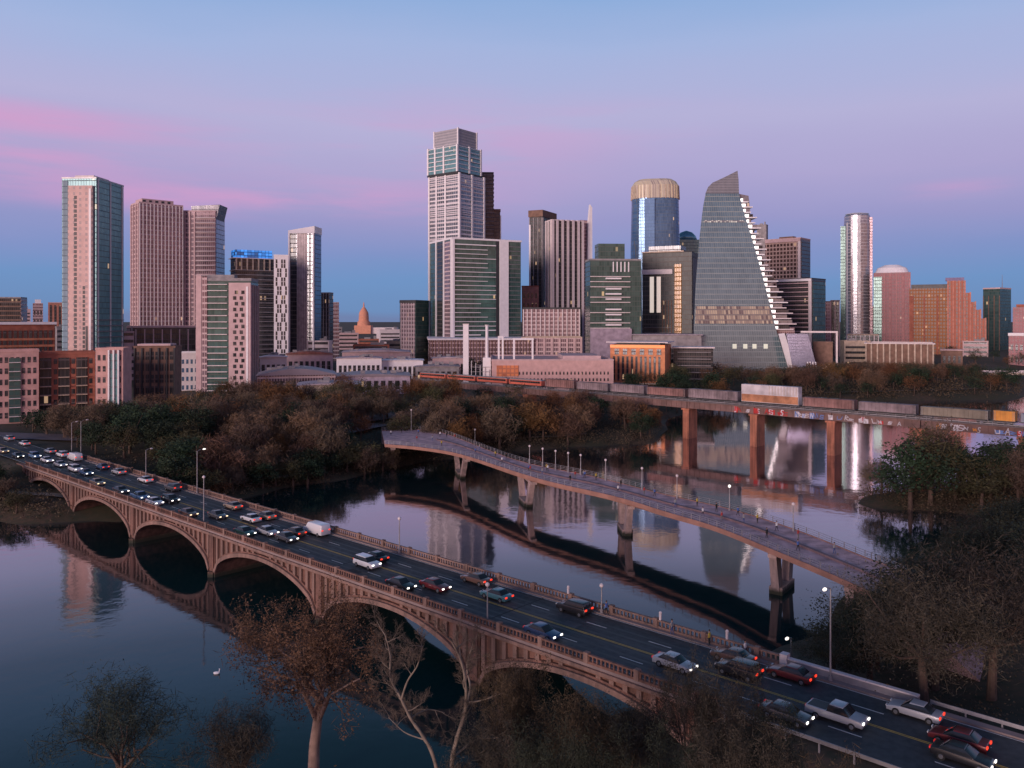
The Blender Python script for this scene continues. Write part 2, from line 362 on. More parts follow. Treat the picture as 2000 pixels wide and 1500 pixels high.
def path(pts, hw, mat, name='path'):
    mb = MB(); P = [Vector(p) for p in pts]; prev = None
    for a, c in zip(P, P[1:]):
        n = max(1, int((c-a).length/1.5)); d = (c-a).normalized(); o_ = Vector((-d.y, d.x))
        for i in range(n+1):
            q = a.lerp(c, i/n); l = q+o_*hw; r_ = q-o_*hw
            z = float(max(gz(l.x,l.y), gz(r_.x,r_.y), gz(q.x,q.y)))+.12
            k = mb.pts([(l.x,l.y,z),(r_.x,r_.y,z)])
            if prev is not None: mb.face(prev, prev+1, k+1, k)
            prev = k
    o = mb.build(name, mat); o['kind'] = 'structure'
PATHM = plain('gravel_path', (.30,.24,.19), .95, var=.25, scale=.8)
path([(-190,212),(-150,203),(-118,197),(-100,192),(-84,199),(-72,212),(-58,232),(-46,246),(-38,258),(-26,274),(0,290),(28,303)], 1.4, PATHM)
path([(-75,262),(-60,278),(-50,300)], 7, plain('parking_asphalt', (.20,.15,.15), .9), 'parking_lot')
path([(150,462),(220,470),(290,486)], 1.6, PATHM)
def markings(name, s_a, s_b, parent=None):
    for n, dash in ((75.05, 1), (80.85, 1)):
        s = s_a
        while s < s_b:
            e = min(s+3, s_b); mb = MB(); mb.prism([BP(s,n-.07).xy, BP(e,n-.07).xy, BP(e,n+.07).xy, BP(s,n+.07).xy], ROADZ+.008, ROADZ+.012); s += 9
            o = mb.build(name, PAINT, parent); o['kind'] = 'structure'
    for n, mt in ((77.85, YPAINT), (78.08, YPAINT), (72.0, PAINT), (83.8, PAINT)):
        mb = MB(); mb.prism([BP(s_a,n-.06).xy, BP(s_b,n-.06).xy, BP(s_b,n+.06).xy, BP(s_a,n+.06).xy], ROADZ+.008, ROADZ+.012)
        o = mb.build(name, mt, parent)
        if not parent: o['kind'] = 'structure'
markings('road_marking', PIERS[-1]+.1, 60)
markings('road_marking', -420, PIERS[0]-.1)
# ------------------------------------------------------------------ road bridge (local frame x along, y across, root at the near corner)
ang = math.atan2(UY, UX)
br = empty('road_bridge', BP(0, NM, 0), ang, 'long pinkish concrete arch road bridge crossing the river on round arches, full of traffic', 'bridge')
BC = streaky('bridge_concrete', (.195,.098,.074), .6, tide=.75)
BC2 = streaky('bridge_trim', (.25,.152,.122), .42)
yn = -(N1-N0)/2; yn = yn; ysgn = 1
# across axis: local +y = direction rotated +90 from along = (-UY, UX) = (.674,.739): away from the camera
hn = (N1-N0)/2
SA, SB = PIERS[0], PIERS[-1]
mb = MB(); mb.box(SA, SB, -hn, hn, ROADZ-.75, ROADZ-.16); mb.build('deck', BC, br)
mb = MB(); mb.box(SA, SB, -6.1, 6.1, ROADZ-.15, ROADZ); mb.build('road_surface', ASPH, br)
markings_parent = br
for sg in (-1, 1):
    mb = MB(); a, c = sorted((sg*6.12, sg*(hn-.02))); mb.box(SA, SB, a, c, ROADZ-.15, ROADZ+.16); mb.build('sidewalk', WALK, br)
for n, dash in ((-2.85, 1), (2.95, 1)):
    s = SA+1
    while s < SB-3: mb = MB(); mb.box(s, s+3, n-.07, n+.07, ROADZ+.004, ROADZ+.012); mb.build('lane_marking', PAINT, br); s += 9
for n, mt in ((-.12, YPAINT), (.12, YPAINT), (-5.85, PAINT), (5.9, PAINT)):
    mb = MB(); mb.box(SA, SB, n-.06, n+.06, ROADZ+.004, ROADZ+.012); mb.build('lane_marking', mt, br)
# parapets: base, posts, rail per side
for sg in (-1, 1):
    y0 = sg*(hn-.2)
    mb = MB(); mb.box(SA, SB, y0-.2, y0+.2, ROADZ+.17, ROADZ+.42)
    mb.box(SA, SB, y0-.16, y0+.16, ROADZ+.98, ROADZ+1.16)
    x = SA+.5
    while x < SB: mb.box(x-.09, x+.09, y0-.1, y0+.1, ROADZ+.42, ROADZ+.98); x += .55
    mb.build('parapet', BC2 if sg > 0 else BC, br)
    x = SA+4
    while x < SB:
        q = MB(); q.box(x-.3, x+.3, y0-.28, y0+.28, ROADZ+.17, ROADZ+1.32); q.build('parapet_post', BC2, br); x += PITCH/5
    q = MB(); q.box(SA, SB, sg*hn-.25, sg*hn+.25, ROADZ-.55, ROADZ-.17); q.build('cornice', BC2, br)
def arch_z(t): return .9 + 5.1*math.sqrt(max(0, 1-(2*t-1)**2))*.85 + 5.1*(1-(2*t-1)**2)*.15
for k in range(6):
    a, c = PIERS[k]+1.1, PIERS[k+1]-1.1; n = 28
    mb = MB()
    ins = [(a+(c-a)*i/n, arch_z(i/n)) for i in range(n+1)]; out = [(x+(.35*(2*i/n-1)), z+.75) for i, (x, z) in enumerate(ins)]
    mb.yprism([p for p in ins]+out[::-1], -hn+.05, hn-.05); mb.build('arch_barrel', BC, br)
    for sg in (-1, 1):          # moulded ring standing proud
        q = MB(); r_in = [(x, z-.12) for x, z in ins]; r_out = [(x+(.25*(2*i/n-1)), z+.5) for i, (x, z) in enumerate(ins)]
        y0, y1 = sorted((sg*(hn+.03), sg*(hn+.3))); q.yprism(r_in+r_out[::-1], y0, y1); q.build('arch_ring', BC2, br)
        # spandrel wall set back, columns in front
        q = MB(); top = ROADZ-.76
        prev = None
        yy = sg*(hn-.7)
        pts = [(x, min(z+.6, top-.02)) for x, z in ins]
        q.yprism(pts+[(c+1.1, top), (a-1.1, top)] , min(yy, yy+sg*.25), max(yy, yy+sg*.25)); q.build('spandrel_wall', BC, br)
    cols = []
    x = a+.3
    while x < c-.2:
        t = (x-a)/(c-a); zb = arch_z(t)+.7
        if ROADZ-.76-zb > .35: cols.append((x, zb))
        x += 1.72
    for x, zb in cols:
        q = MB(); q.box(x-.3, x+.3, -hn+.06, -hn+.44, zb, ROADZ-.76); q.build('spandrel_column', BC2, br)
    q = MB()
    for x, zb in cols: q.box(x-.3, x+.3, hn-.44, hn-.06, zb, ROADZ-.76)
    q.build('spandrel_column', BC2, br)['kind'] = 'stuff'
for k, s in enumerate(PIERS):
    mb = MB(); mb.box(s-.95, s+.95, -hn-.05, hn+.05, -3, 1.5); mb.box(s-.85, s+.85, -hn+.02, hn-.02, 1.5, ROADZ-.76)
    mb.box(s-.7, s+.7, -hn-.25, -hn+.02, 1.5, ROADZ-.56); mb.box(s-.7, s+.7, hn-.02, hn+.25, 1.5, ROADZ-.56)
    mb.prism([(s-.7,-hn-.26),(s,-hn-.9),(s+.7,-hn-.26)], -3, .9)
    mb.build('pier', BC, br)
# abutments
for a, c in ((SB, SB+7), (SA-7, SA)):
    mb = MB(); mb.box(a+.02, c-.02, -hn+.1, hn-.1, -1, ROADZ-.16); mb.build('abutment', BC, br)

random.seed(31)
JNT = plain('joint_seal', (.02,.02,.022), .8)
for s_ in PIERS[1:-1]: mb = MB(); mb.box(s_-.09, s_+.09, -6.05, 6.05, ROADZ+.013, ROADZ+.017); mb.build('expansion_joint', JNT, br)
PTC = [plain('patch_dark', (.028,.029,.032), .8, var=.3), plain('patch_pale', (.085,.085,.09), .85, var=.3)]
for _ in range(16):
    s_ = random.uniform(SA+5, SB-6); n_ = random.choice((-4.2,-1.4,1.5,4.3))+random.uniform(-.4,.4); l_ = random.uniform(1.5,5)
    mb = MB(); mb.box(s_, s_+l_, n_-random.uniform(.4,.8), n_+.7, ROADZ+.001, ROADZ+.0035); mb.build('asphalt_patch', random.choice(PTC), br)
for n_ in (-5.0,-3.5,-2.1,-.7,.8,2.2,3.7,5.1): mb = MB(); mb.box(SA, SB, n_-.22, n_+.22, ROADZ+.0006, ROADZ+.0009); mb.build('tyre_track', plain('tyre_wear', (.040,.041,.045), .55, var=.35, scale=.3), br)
# approach walls and guard rails on the south end
def linear(name, label, cat, s_a, s_b, n, build):
    o = empty(name, BP(s_a, n, ROADZ), ang, label, cat); build(o, s_b-s_a); return o
def low_wall(o, L):
    q = MB(); q.box(0, L, -.2, .2, -1.5, .8); q.build('wall', GREYC, o)
    q = MB(); q.box(0, L, -.28, .28, .8, .95); q.build('coping', PALE, o)
    q = MB(); q.box(-.8, 0, -.45, .45, -1.5, 1.3); q.build('end_post', PALE, o)
linear('concrete_wall', 'low pale concrete barrier wall beside the far lane past the bridge end', 'wall', PIERS[-1]+.9, PIERS[-1]+14, N1+.1, low_wall)
def guard(o, L):
    q = MB(); q.box(0, L, -.05, .05, .45, .8); q.build('rail', STEEL, o)
    for i in range(int(L/3)+1):
        q = MB(); q.box(i*3-.07, i*3+.07, .06, .2, -.8, .75); q.build('post', STEEL, o)
linear('guard_rail', 'steel guard rail along the far edge of the road at lower right', 'guard rail', PIERS[-1]+15, 25, N1+.2, guard)
linear('guard_rail', 'steel guard rail along the near edge of the road behind the dark trees', 'guard rail', PIERS[-1]+1, 25, N0-.2, guard)
mbw = MB(); mbw.prism([BP(PIERS[-1]+.1,84.1).xy, BP(60,84.1).xy, BP(60,85.0).xy, BP(PIERS[-1]+.1,85.0).xy][::1], ROADZ-.3, ROADZ+.14); o = mbw.build('pavement', WALK); o['kind'] = 'structure'

# ------------------------------------------------------------------ footbridge
DZ = 8.5
near = [on(*p, DZ) for p in ((752,868),(820,874),(900,888),(1050,935),(1200,970),(1300,1000),(1400,1030),(1500,1070),(1620,1120),(1690,1152),(1740,1175))]
far = [on(*p, DZ) for p in ((745,838),(800,834),(860,840),(1000,893),(1150,925),(1300,962),(1430,990),(1560,1030),(1700,1085),(1730,1095),(1775,1115))]
def smooth(P, k=6):
    out = []
    for i in range(len(P)-1):
        p0 = P[max(i-1,0)]; p1 = P[i]; p2 = P[i+1]; p3 = P[min(i+2,len(P)-1)]
        for j in range(k):
            t = j/k; out.append(.5*((2*p1)+(p2-p0)*t+(2*p0-5*p1+4*p2-p3)*t*t+(3*p1-p0-3*p2+p3)*t**3))
    return out+[P[-1]]
near, far = smooth(near), smooth(far); far = [a.lerp(c, .86) for a, c in zip(near, far)]
fbo = empty('footbridge', near[20].lerp(far[20], .5), 0, 'pinkish concrete pedestrian bridge curving over the river on leaning piers', 'bridge')
off = fbo.location.copy()
FC = plain('footbridge_concrete', (.50,.325,.335), .9, var=.42, scale=.45, bump=.2)
FE = plain('footbridge_edge', (.33,.17,.13), .85, var=.2)
def strip_solid(mb, A, B, z0, z1):
    n = len(A); base = mb.pts([(p.x-off.x,p.y-off.y,z-off.z) for a, b2 in zip(A, B) for p, z in ((a,z0),(b2,z0),(b2,z1),(a,z1))])
    for i in range(n-1):
        q = base+4*i; w = q+4
        mb.face(q+3, q+2, w+2, w+3); mb.face(q+0, w+0, w+1, q+1); mb.face(q+0, q+3, w+3, w+0); mb.face(q+1, w+1, w+2, q+2)
    mb.face(base, base+1, base+2, base+3); e = base+4*(n-1); mb.face(e+3, e+2, e+1, e)
mb = MB(); strip_solid(mb, near, far, DZ-.5, DZ); mb.build('deck', FC, fbo)
ins1 = [a.lerp(b2, .16) for a, b2 in zip(near, far)]; ins2 = [a.lerp(b2, .84) for a, b2 in zip(near, far)]
mb = MB(); strip_solid(mb, ins1, ins2, DZ-1.5, DZ-.52); mb.build('girder', FE, fbo)
for A, B in ((near, far), (far, near)):
    e2 = [a+(a-b2).normalized()*.25 for a, b2 in zip(A, B)]
    mb = MB()
    if A is near: strip_solid(mb, e2, A, DZ-.75, DZ+.12)
    else: strip_solid(mb, A, e2, DZ-.75, DZ+.12)
    mb.build('edge_beam', FE, fbo)
    mb = MB()
    for p, q in zip(A, A[1:]):
        for hz in (.45, .8, 1.15): mb.bar(p-off+Vector((0,0,hz)), q-off+Vector((0,0,hz)), .03)
        n = max(1, int((q-p).length/2))
        for i in range(n):
            c = p.lerp(q, i/n)-off; mb.bar(c, c+Vector((0,0,1.18)), .05)
    mb.build('railing', STEEL, fbo)
# planters and benches strips on the deck are tiny: kerb strip across the middle
mid = [a.lerp(b2, .5) for a, b2 in zip(near, far)]
mb = MB(); strip_solid(mb, [a.lerp(b2,.47) for a,b2 in zip(near,far)][10:56], [a.lerp(b2,.53) for a,b2 in zip(near,far)][10:56], DZ+.01, DZ+.3)
mb.build('median_kerb', plain('median', (.20,.13,.14), .9), fbo)
def nearest_mid(px):
    return min(range(len(near)), key=lambda i: abs((near[i].x/near[i].y*F+1000)-px))
PC = streaky('pier_concrete', (.44,.31,.29), .45, tide=.8-DZ)
for px in (768, 912, 1048, 1240, 1492, 1650):
    i = nearest_mid(px); a, b2 = near[i], far[i]; c = a.lerp(b2, .5); ax = (b2-a).normalized()
    mb = MB(); base = c-ax*.5
    for sg in (-1, 1):
        top = c+ax*sg*(b2-a).length*.27; bot = c+ax*sg*1.6
        al = Vector((-ax.y, ax.x, 0))
        P = [(bot-ax*.9-al*.7, -3), (bot+ax*.9-al*.7, -3), (bot+ax*.9+al*.7, -3), (bot-ax*.9+al*.7, -3), (top-ax*1.1-al*.6, DZ-1.5), (top+ax*1.1-al*.6, DZ-1.5), (top+ax*1.1+al*.6, DZ-1.5), (top-ax*1.1+al*.6, DZ-1.5)]
        q = mb.pts([(v.x-off.x, v.y-off.y, z-off.z) for v, z in P])
        for k in ((3,2,1,0),(4,5,6,7),(0,1,5,4),(1,2,6,5),(2,3,7,6),(3,0,4,7)): mb.face(*[q+j for j in k])
    q1 = c-ax*3.2-off; q2 = c+ax*3.2-off; q1.z = q2.z = .3-off.z; mb.bar(q1, q2, 1.1, .9)
    q1 = c-ax*(b2-a).length*.36-off; q2 = c+ax*(b2-a).length*.36-off; q1.z = q2.z = DZ-1.8-off.z; mb.bar(q1, q2, .7, .32)
    mb.build('pier', PC, fbo)

def end_ramp(A, B, dirv, L, zend, name):
    mb = MB(); st = []
    for i in range(9):
        t = i/8; p = A+dirv*L*t; q = B+dirv*L*t; zt = DZ+(zend-DZ)*t
        st.append(mb.pts([(p.x-off.x,p.y-off.y,-1-off.z),(q.x-off.x,q.y-off.y,-1-off.z),(q.x-off.x,q.y-off.y,zt-off.z),(p.x-off.x,p.y-off.y,zt-off.z)]))
    for a, c in zip(st, st[1:]):
        for k in range(4): j = (k+1) % 4; mb.face(a+k, a+j, c+j, c+k)
    mb.face(st[0], st[0]+1, st[0]+2, st[0]+3); mb.face(st[-1]+3, st[-1]+2, st[-1]+1, st[-1]); mb.build(name, FC, fbo)
dv = (near[-1]-near[-3]).normalized(); dv.z = 0
end_ramp(near[-1]+dv*.02, far[-1]+dv*.02, dv, 14, float(gz(*(near[-1].lerp(far[-1],.5)+dv*14).xy))+.25, 'approach_ramp')
dv = (far[0]-near[0]).normalized(); dv.z = 0
end_ramp(far[5]+dv*.3, far[0]+dv*.3, dv, 7, float(gz(*(far[0].lerp(far[5],.5)+dv*7).xy))+.2, 'approach_ramp')
# ------------------------------------------------------------------ railway bridge
RU = Vector((.718,-.696,0)); RNn = Vector((.696,.718,0)); RP = Vector((68,313,0)); rang = math.atan2(RU.y, RU.x)
rb = empty('rail_bridge', RP, rang, 'graffiti covered railway girder bridge on tall reddish piers beyond the footbridge', 'bridge')
RUST = plain('rusty_girder', (.17,.10,.09), .8, var=.3, scale=.3)
PIERR = streaky('red_pier', (.40,.15,.09), .5)
SP = 27.8
for i in range(-6, 7):
    a = i*SP
    mb = MB(); mb.box(a+.15, a+SP-.15, -2.1, -1.5, 11.5, 14.0); mb.box(a+.15, a+SP-.15, 1.5, 2.1, 11.5, 14.0); mb.box(a+.15, a+SP-.15, -1.5, 1.5, 13.2, 13.5)
    x = a+1
    while x < a+SP-.5: mb.box(x, x+.12, -2.28, -2.1, 11.6, 13.9); x += 2.2
    mb.build('girder', RUST, rb)
    mb = MB(); mb.box(a-1.3, a+1.3, -3, 3, -3, 10.9); mb.box(a-1.7, a+1.7, -3.4, 3.4, 10.9, 11.48); mb.build('pier', PIERR, rb)
mb = MB(); mb.box(-6*SP, 7*SP, -2.6, 2.6, 14.02, 14.35); mb.build('track_deck', plain('sleepers', (.16,.13,.13), .9), rb)
for y in (-.75, .75):
    mb = MB(); mb.box(-6*SP, 7*SP, y-.05, y+.05, 14.36, 14.52); mb.build('rail', STEEL, rb)
mb = MB()
mb.box(-6*SP, 7*SP, -2.75, -2.68, 15.2, 15.3)
for i in range(int(13*SP/3)): mb.box(-6*SP+i*3, -6*SP+i*3+.08, -2.75, -2.68, 14.36, 15.2)
mb.build('handrail', STEEL, rb)
# painted lettering-like graffiti on the girder webs: strokes as thin raised shapes
random.seed(3)
def graffito(x0, x1, cols_):
    x = x0
    while x < x1:
        w = random.uniform(.5, 1.7); c = random.choice(cols_); mb = MB(); z0 = random.uniform(11.6,12.1); z1 = random.uniform(12.7, 13.85); sl = random.uniform(-.35,.35)
        y0 = -2.32-random.uniform(0,.05); t = random.uniform(.08,.16); k = random.choice((0,1,2,3,4)); Q = []
        if k == 0: Q = [((0,0),(0,1)),((0,1),(1,.6)),((1,.6),(0,.5)),((0,.45),(1,0))]
        elif k == 1: Q = [((0,0),(.5,1)),((.5,1),(1,0)),((.2,.4),(.8,.4))]
        elif k == 2: Q = [((1,.9),(.2,1)),((.2,1),(.1,.55)),((.1,.55),(.9,.45)),((.9,.45),(.8,0)),((.8,0),(0,.1))]
        elif k == 3: Q = [((0,1),(.1,0)),((.1,0),(.9,.1)),((.9,.1),(1,1))]
        else: Q = [((0,0),(0,1)),((1,0),(1,1)),((0,.9),(1,.1))]
        for p, q in Q: mb.bar((x+p[0]*w+p[1]*sl, y0, z0+(z1-z0)*p[1]), (x+q[0]*w+q[1]*sl, y0, z0+(z1-z0)*q[1]), .03, t)
        mb.build('graffiti_letter', c, rb)
        if random.random() < .35: q = MB(); q.box(x-.2, x+w+.5, -2.295, -2.285, z0-.1, z1-.1); q.build('graffiti_patch', random.choice(cols_+[GR,GB]), rb)
        x += w+random.choice((.1,.2,.4,1.8))
GW = plain('white_spray', (.55,.52,.56), .8, var=.35, scale=1); GR = plain('red_spray', (.45,.03,.03), .7); GB = plain('blue_spray', (.12,.2,.45), .7); GO = plain('orange_spray', (.65,.25,.05), .7)
graffito(20, 42, [GR, GR, GW]); graffito(43, 58, [GW, GW, GB]); graffito(60, 78, [GW]); graffito(88, 100, [GW, GO]); graffito(104, 140, [GW, GB, GW])

# freight train
def wagon(k0, L, top, mat, label, kind='hopper', name='freight_wagon'):
    o = empty(name, RP+RU*k0+Vector((0,0,14.52)), rang, label, 'train wagon', 'train standing on the rail bridge')
    h = top-14.52
    mb = MB(); mb.box(.3, L-.3, -1.4, 1.4, 1.15, h-.15)
    if kind == 'hopper':
        x = .8
        while x < L-.6: mb.box(x, x+.16, -1.55, -1.4, 1.2, h-.2); x += 1.15
        q = MB()
        for ex in (.25, L-.75):
            for r_ in range(6): q.box(ex, ex+.5, -1.62, -1.57, 1.3+r_*.45, 1.36+r_*.45)
            q.box(ex-.04, ex, -1.62, -1.57, 1.1, h); q.box(ex+.5, ex+.54, -1.62, -1.57, 1.1, h)
        q.build('ladder', STEEL, o); q = MB(); q.box(-.55, .1, -.15, .15, .85, 1.1); q.build('coupling', DARK, o)
        for lx in (.5-.22, .5+.0): q = MB(); q.box(L*lx, L*lx+L*.2, -.6, .6, h+.01, h+.16); q.build('hatch', DARK, o)
        mb.mi = 0; mb.box(.2, L-.2, -1.5, 1.5, h-.15, h)
    mb.build('body', mat, o)
    mb = MB(); mb.box(.1, L-.1, -1.2, 1.2, .85, 1.13); mb.build('frame', DARK, o)
    if kind == 'coach':
        q = MB(); q.box(.9, L-.9, -1.46, -1.41, 2.1, 2.9); q.build('window_band', DARKG, o)
        q = MB(); q.yprism([(.3,h-.14),(L-.3,h-.14),(L-.8,h+.25),(.8,h+.25)], -1.2, 1.2); q.build('roof', GREYC, o)
    if kind == 'rack':
        q = MB(); q.box(.4, L-.4, -1.45, -1.405, 1.3, h*.52); q.build('side_panel', plain('faded_orange_paint', (.42,.19,.10), .8, var=.4), o)
        q = MB()
        x = L*.5
        while x < L-.5: q.box(x, x+.15, -1.52, -1.455, h*.55, h-.3); x += 1.1
        q.build('side_rib', BEIGE, o)
    for bx in (2.2, L-2.2):
        b2 = MB(); b2.box(bx-1.2, bx+1.2, -1.0, 1.0, .35, .8); bo = b2.build('bogie', DARK, o)
        for wx in (-.8, .8):
            w = MB(); w.tube((bx+wx,-.85,.42), (bx+wx,-.65,.42), .42, .42, 10, True); w.tube((bx+wx,.65,.42), (bx+wx,.85,.42), .42, .42, 10, True); w.build('wheel', DARK, bo)
    return o
LIL = plain('lilac_grey_paint', (.23,.18,.195), .85, var=.45, scale=.3); ROSE = plain('dusty_red_paint', (.24,.13,.12), .85, var=.45, scale=.3); WPNT = plain('white_paint_worn', (.55,.51,.53), .7, var=.3, scale=.3)
OLV = plain('olive_grey_paint', (.22,.19,.15), .7, var=.3, scale=.3); REDC = plain('red_coach_paint', (.55,.13,.08), .6, var=.2, scale=.3)
for i, k in enumerate((-160, -138.5, -117, -95.5)):
    wagon(k, 20.5, 17.9, REDC, f"{['first','second','third','fourth'][i]} red passenger coach from the left end of the train, dark window band", 'coach', 'passenger_coach')
wg = [(-73,17,19.0,ROSE,'dusty red freight wagon just right of the red coaches'),(-55,17,18.6,LIL,'lilac grey hopper wagon above the brown trees, second freight wagon from the left'),
(-37,17,18.8,LIL,'lilac grey hopper wagon over the leftmost visible pier of the rail bridge'),(-19,18,18.5,ROSE,'dusty red hopper wagon over the bright red pier'),
(0,21,18.9,LIL,'lilac grey hopper wagon immediately left of the tall white wagon'),(22,22,22.0,WPNT,'tall white and orange wagon standing higher than the rest of the train'),
(45,18,18.6,ROSE,'dusty red wagon immediately right of the tall white wagon'),(64,18,18.4,LIL,'lilac grey wagon second to the right of the tall white wagon'),
(83,19,18.2,OLV,'olive grey wagon above the white graffiti toward the right'),(103,6,18.5,plain('yellow_orange_paint',(.60,.26,.05),.7),'short orange maintenance wagon near the right edge'),
(110,16,18.1,plain('blue_grey_paint',(.22,.26,.34),.7,var=.2),'blue grey wagon right of the short orange wagon'),(127,18,18.0,LIL,'lilac grey wagon at the right edge of the photo')]
for k, L, t, mt, lb in wg: wagon(k, L, t, mt, lb, 'rack' if t > 20 else 'hopper')

# ------------------------------------------------------------------ buildings
def place(px0, px1, ytop, D, r=0, fs=.3, z0=5.5):
    pc = (px0+px1)/2; a = (pc-1000)/F; ph = math.atan(a); r = R(r)
    W = (px1-px0)/F*D*math.cos(ph)
    for _ in range(2):
        if abs(r) > .01: d = fs*W/math.sin(abs(r)); w = (1-fs)*W/math.cos(r)
        else: w = W; d = W*.8
        q = (w/2*abs(math.sin(r))+d/2*math.cos(r)); W = (px1-px0)/F*(D+q*.6)*math.cos(ph)
    X = a*(D+q); Y = D+q; zt = H-(ytop-YH)/F*D
    return X, Y, -ph+r, w, d, zt-z0, z0
class Bld:
    def __init__(s, name, label, px0, px1, ytop, D, r=0, fs=.3, z0=5.5, cat='tower', group=None):
        X, Y, rz, s.w, s.d, s.h, z0 = place(px0, px1, ytop, D, r, fs, z0); s.D = D
        s.root = empty(name, (X, Y, z0), rz, label, cat, group); s.z0 = z0
        FOOT.append((X, Y, max(s.w, s.d)*.62))
    def z(s, y): return H-(y-YH)/F*s.D-s.z0
    def box(s, name, mat, x0=None, x1=None, y0=None, y1=None, z0=0, z1=None, parent=None):
        w, d = s.w/2, s.d/2
        mb = MB(); mb.box(-w if x0 is None else x0, w if x1 is None else x1, -d if y0 is None else y0, d if y1 is None else y1, z0, s.h if z1 is None else z1)
        return mb.build(name, mat, parent or s.root)
    def fb(s, mb, face, u0, u1, z0, z1, o0, o1):
        w, d = s.w/2, s.d/2
        if face == 'F': mb.box(u0, u1, -d-o1, -d-o0, z0, z1)
        elif face == 'R': mb.box(w+o0, w+o1, u0, u1, z0, z1)
        elif face == 'L': mb.box(-w-o1, -w-o0, u0, u1, z0, z1)
        return mb
    def span(s, face): return s.w if face == 'F' else s.d
    def panel(s, face, f0, f1, z0, z1, mat, name='window_strip', o0=.02, o1=.18):
        L = s.span(face); return s.fb(MB(), face, -L/2+f0*L, -L/2+f1*L, z0, z1, o0, o1).build(name, mat, s.root)
    def strips(s, face, n, frac, z0, z1, mat, name='window_strip', f0=.03, f1=.97, o0=.02, o1=.15):
        st = (f1-f0)/n
        for i in range(n): s.panel(face, f0+st*(i+.5-frac/2), f0+st*(i+.5+frac/2), z0, z1, mat, name, o0, o1)
    def ribs(s, face, n, wd, z0, z1, mat, name='pilaster', f0=0., f1=1., out=.6):
        L = s.span(face); k = wd/L/2
        for i in range(n):
            c = f0+(f1-f0)*i/(n-1); c = min(max(c, k), 1-k); s.panel(face, c-k, c+k, z0, z1, mat, name, .02, out)
    def slabs(s, z0, z1, step, mat, over=.45, t=.35, name='floor_slab', x0=None, x1=None, y0=None, y1=None):
        w, d = s.w/2, s.d/2; z = z0; k = 0
        while z < z1 and k < 95:
            mb = MB(); mb.box((-w if x0 is None else x0)-over, (w if x1 is None else x1)+over, (-d if y0 is None else y0)-over, (d if y1 is None else y1)+over, z, z+t); mb.build(name, mat, s.root); z += step; k += 1
    def fslabs(s, face, f0, f1, z0, z1, step, mat, out=1.2, t=.3, name='balcony', skip=0):
        z = z0; k = 0
        while z < z1 and k < 95:
            if not (skip and random.random() < skip): s.panel(face, f0, f1, z, z+t, mat, name, .02, out)
            z += step; k += 1
    def windows(s, face, nu, nz, z0, z1, fu, fz, mat, f0=.03, f1=.97, name='window', out=.08):
        su = (f1-f0)/nu; sz = (z1-z0)/nz
        for j in range(nz):
            for i in range(nu): s.panel(face, f0+su*(i+.5-fu/2), f0+su*(i+.5+fu/2), z0+sz*(j+.5-fz/2), z0+sz*(j+.5+fz/2), mat, name, .01, out)
    def cap(s, mat=None, t=.9, over=.15, name='parapet'):
        w, d = s.w/2+over, s.d/2+over; mb = MB()
        for a in ((-w,w,-d,-d+.5), (-w,w,d-.5,d), (-w,-w+.5,-d+.51,d-.51), (w-.5,w,-d+.51,d-.51)): mb.box(*a, s.h+.01, s.h+t)
        mb.build(name, mat or PALE, s.root)
    def plant(s, fx=.4, fy=.4, hh=3, ox=0, oy=0, mat=None):
        mb = MB(); mb.box(s.w*(ox-fx/2), s.w*(ox+fx/2), s.d*(oy-fy/2), s.d*(oy+fy/2), s.h+.01, s.h+hh); mb.build('roof_plant', mat or GREYC, s.root)
FOOT = []
# ---- B1 glass and pink condo tower, far left
b = Bld('glass_tower', 'tall teal glass condo tower with a pink concrete front, leftmost of the high towers', 122, 244, 347, 464, -30, .46)
MATTEB = grid('matte_blue_glazing', (.10,.15,.19), (.11,.21,.30), (.06,.13,.19), 1.6, 3.3, .12, .16, .004, metal=.0, rough=.5)
b.box('glass_facade', grid('teal_glass_matte', (.10,.15,.16), (.16,.36,.38), (.07,.21,.24), 1.6, 3.3, .12, .14, .006, metal=.15, rough=.34))
WDK = plain('window_dark', (.045,.04,.045), .55, var=.3)
F1 = grid('tower_pink_wall', (.62,.42,.385), (.36,.24,.24), (.26,.18,.19), 3.6, 3.3, .62, .5, .0, metal=0, rough=.5)
b.panel('F', .22, .93, 0, b.h*.965, F1, 'concrete_front', .02, 1.6)
L = b.w
for c in (.40, .62):
    for i in range(42):
        z = 3+i*(b.h*.93-4)/42
        if c == .40: b.panel('F', c, c+.08, z, z+1.9, WDK, 'window', 1.61, 1.68)
        elif i < 22 : b.panel('F', c+.03, c+.10, z, z+1.9, WDK, 'window', 1.61, 1.68)
b.panel('F', .84, .90, 0, b.h*.95, WHITE, 'white_fin', 1.61, 2.0)
b.panel('F', .74, .80, 0, b.h*.3, WDK, 'window_strip', 1.61, 1.7)
b.panel('F', .02, .18, 0, b.h-1, MATTEB, 'side_glazing', .02, .25)
for z in np.arange(3, b.h*.34, 3.3): b.panel('R', .02, .98, z, z+.4, GREYC, 'balcony', .02, .8)
for u in (.06, .5, .94): b.panel('R', u-.02, u+.02, b.h*.0, b.h, PALE, 'mullion', .02, .3)
b.box('top_core', PALE, -b.w*.25, b.w*.3, -b.d*.35, b.d*.2, b.h+.01, b.h+2.6); b.cap(STEEL)
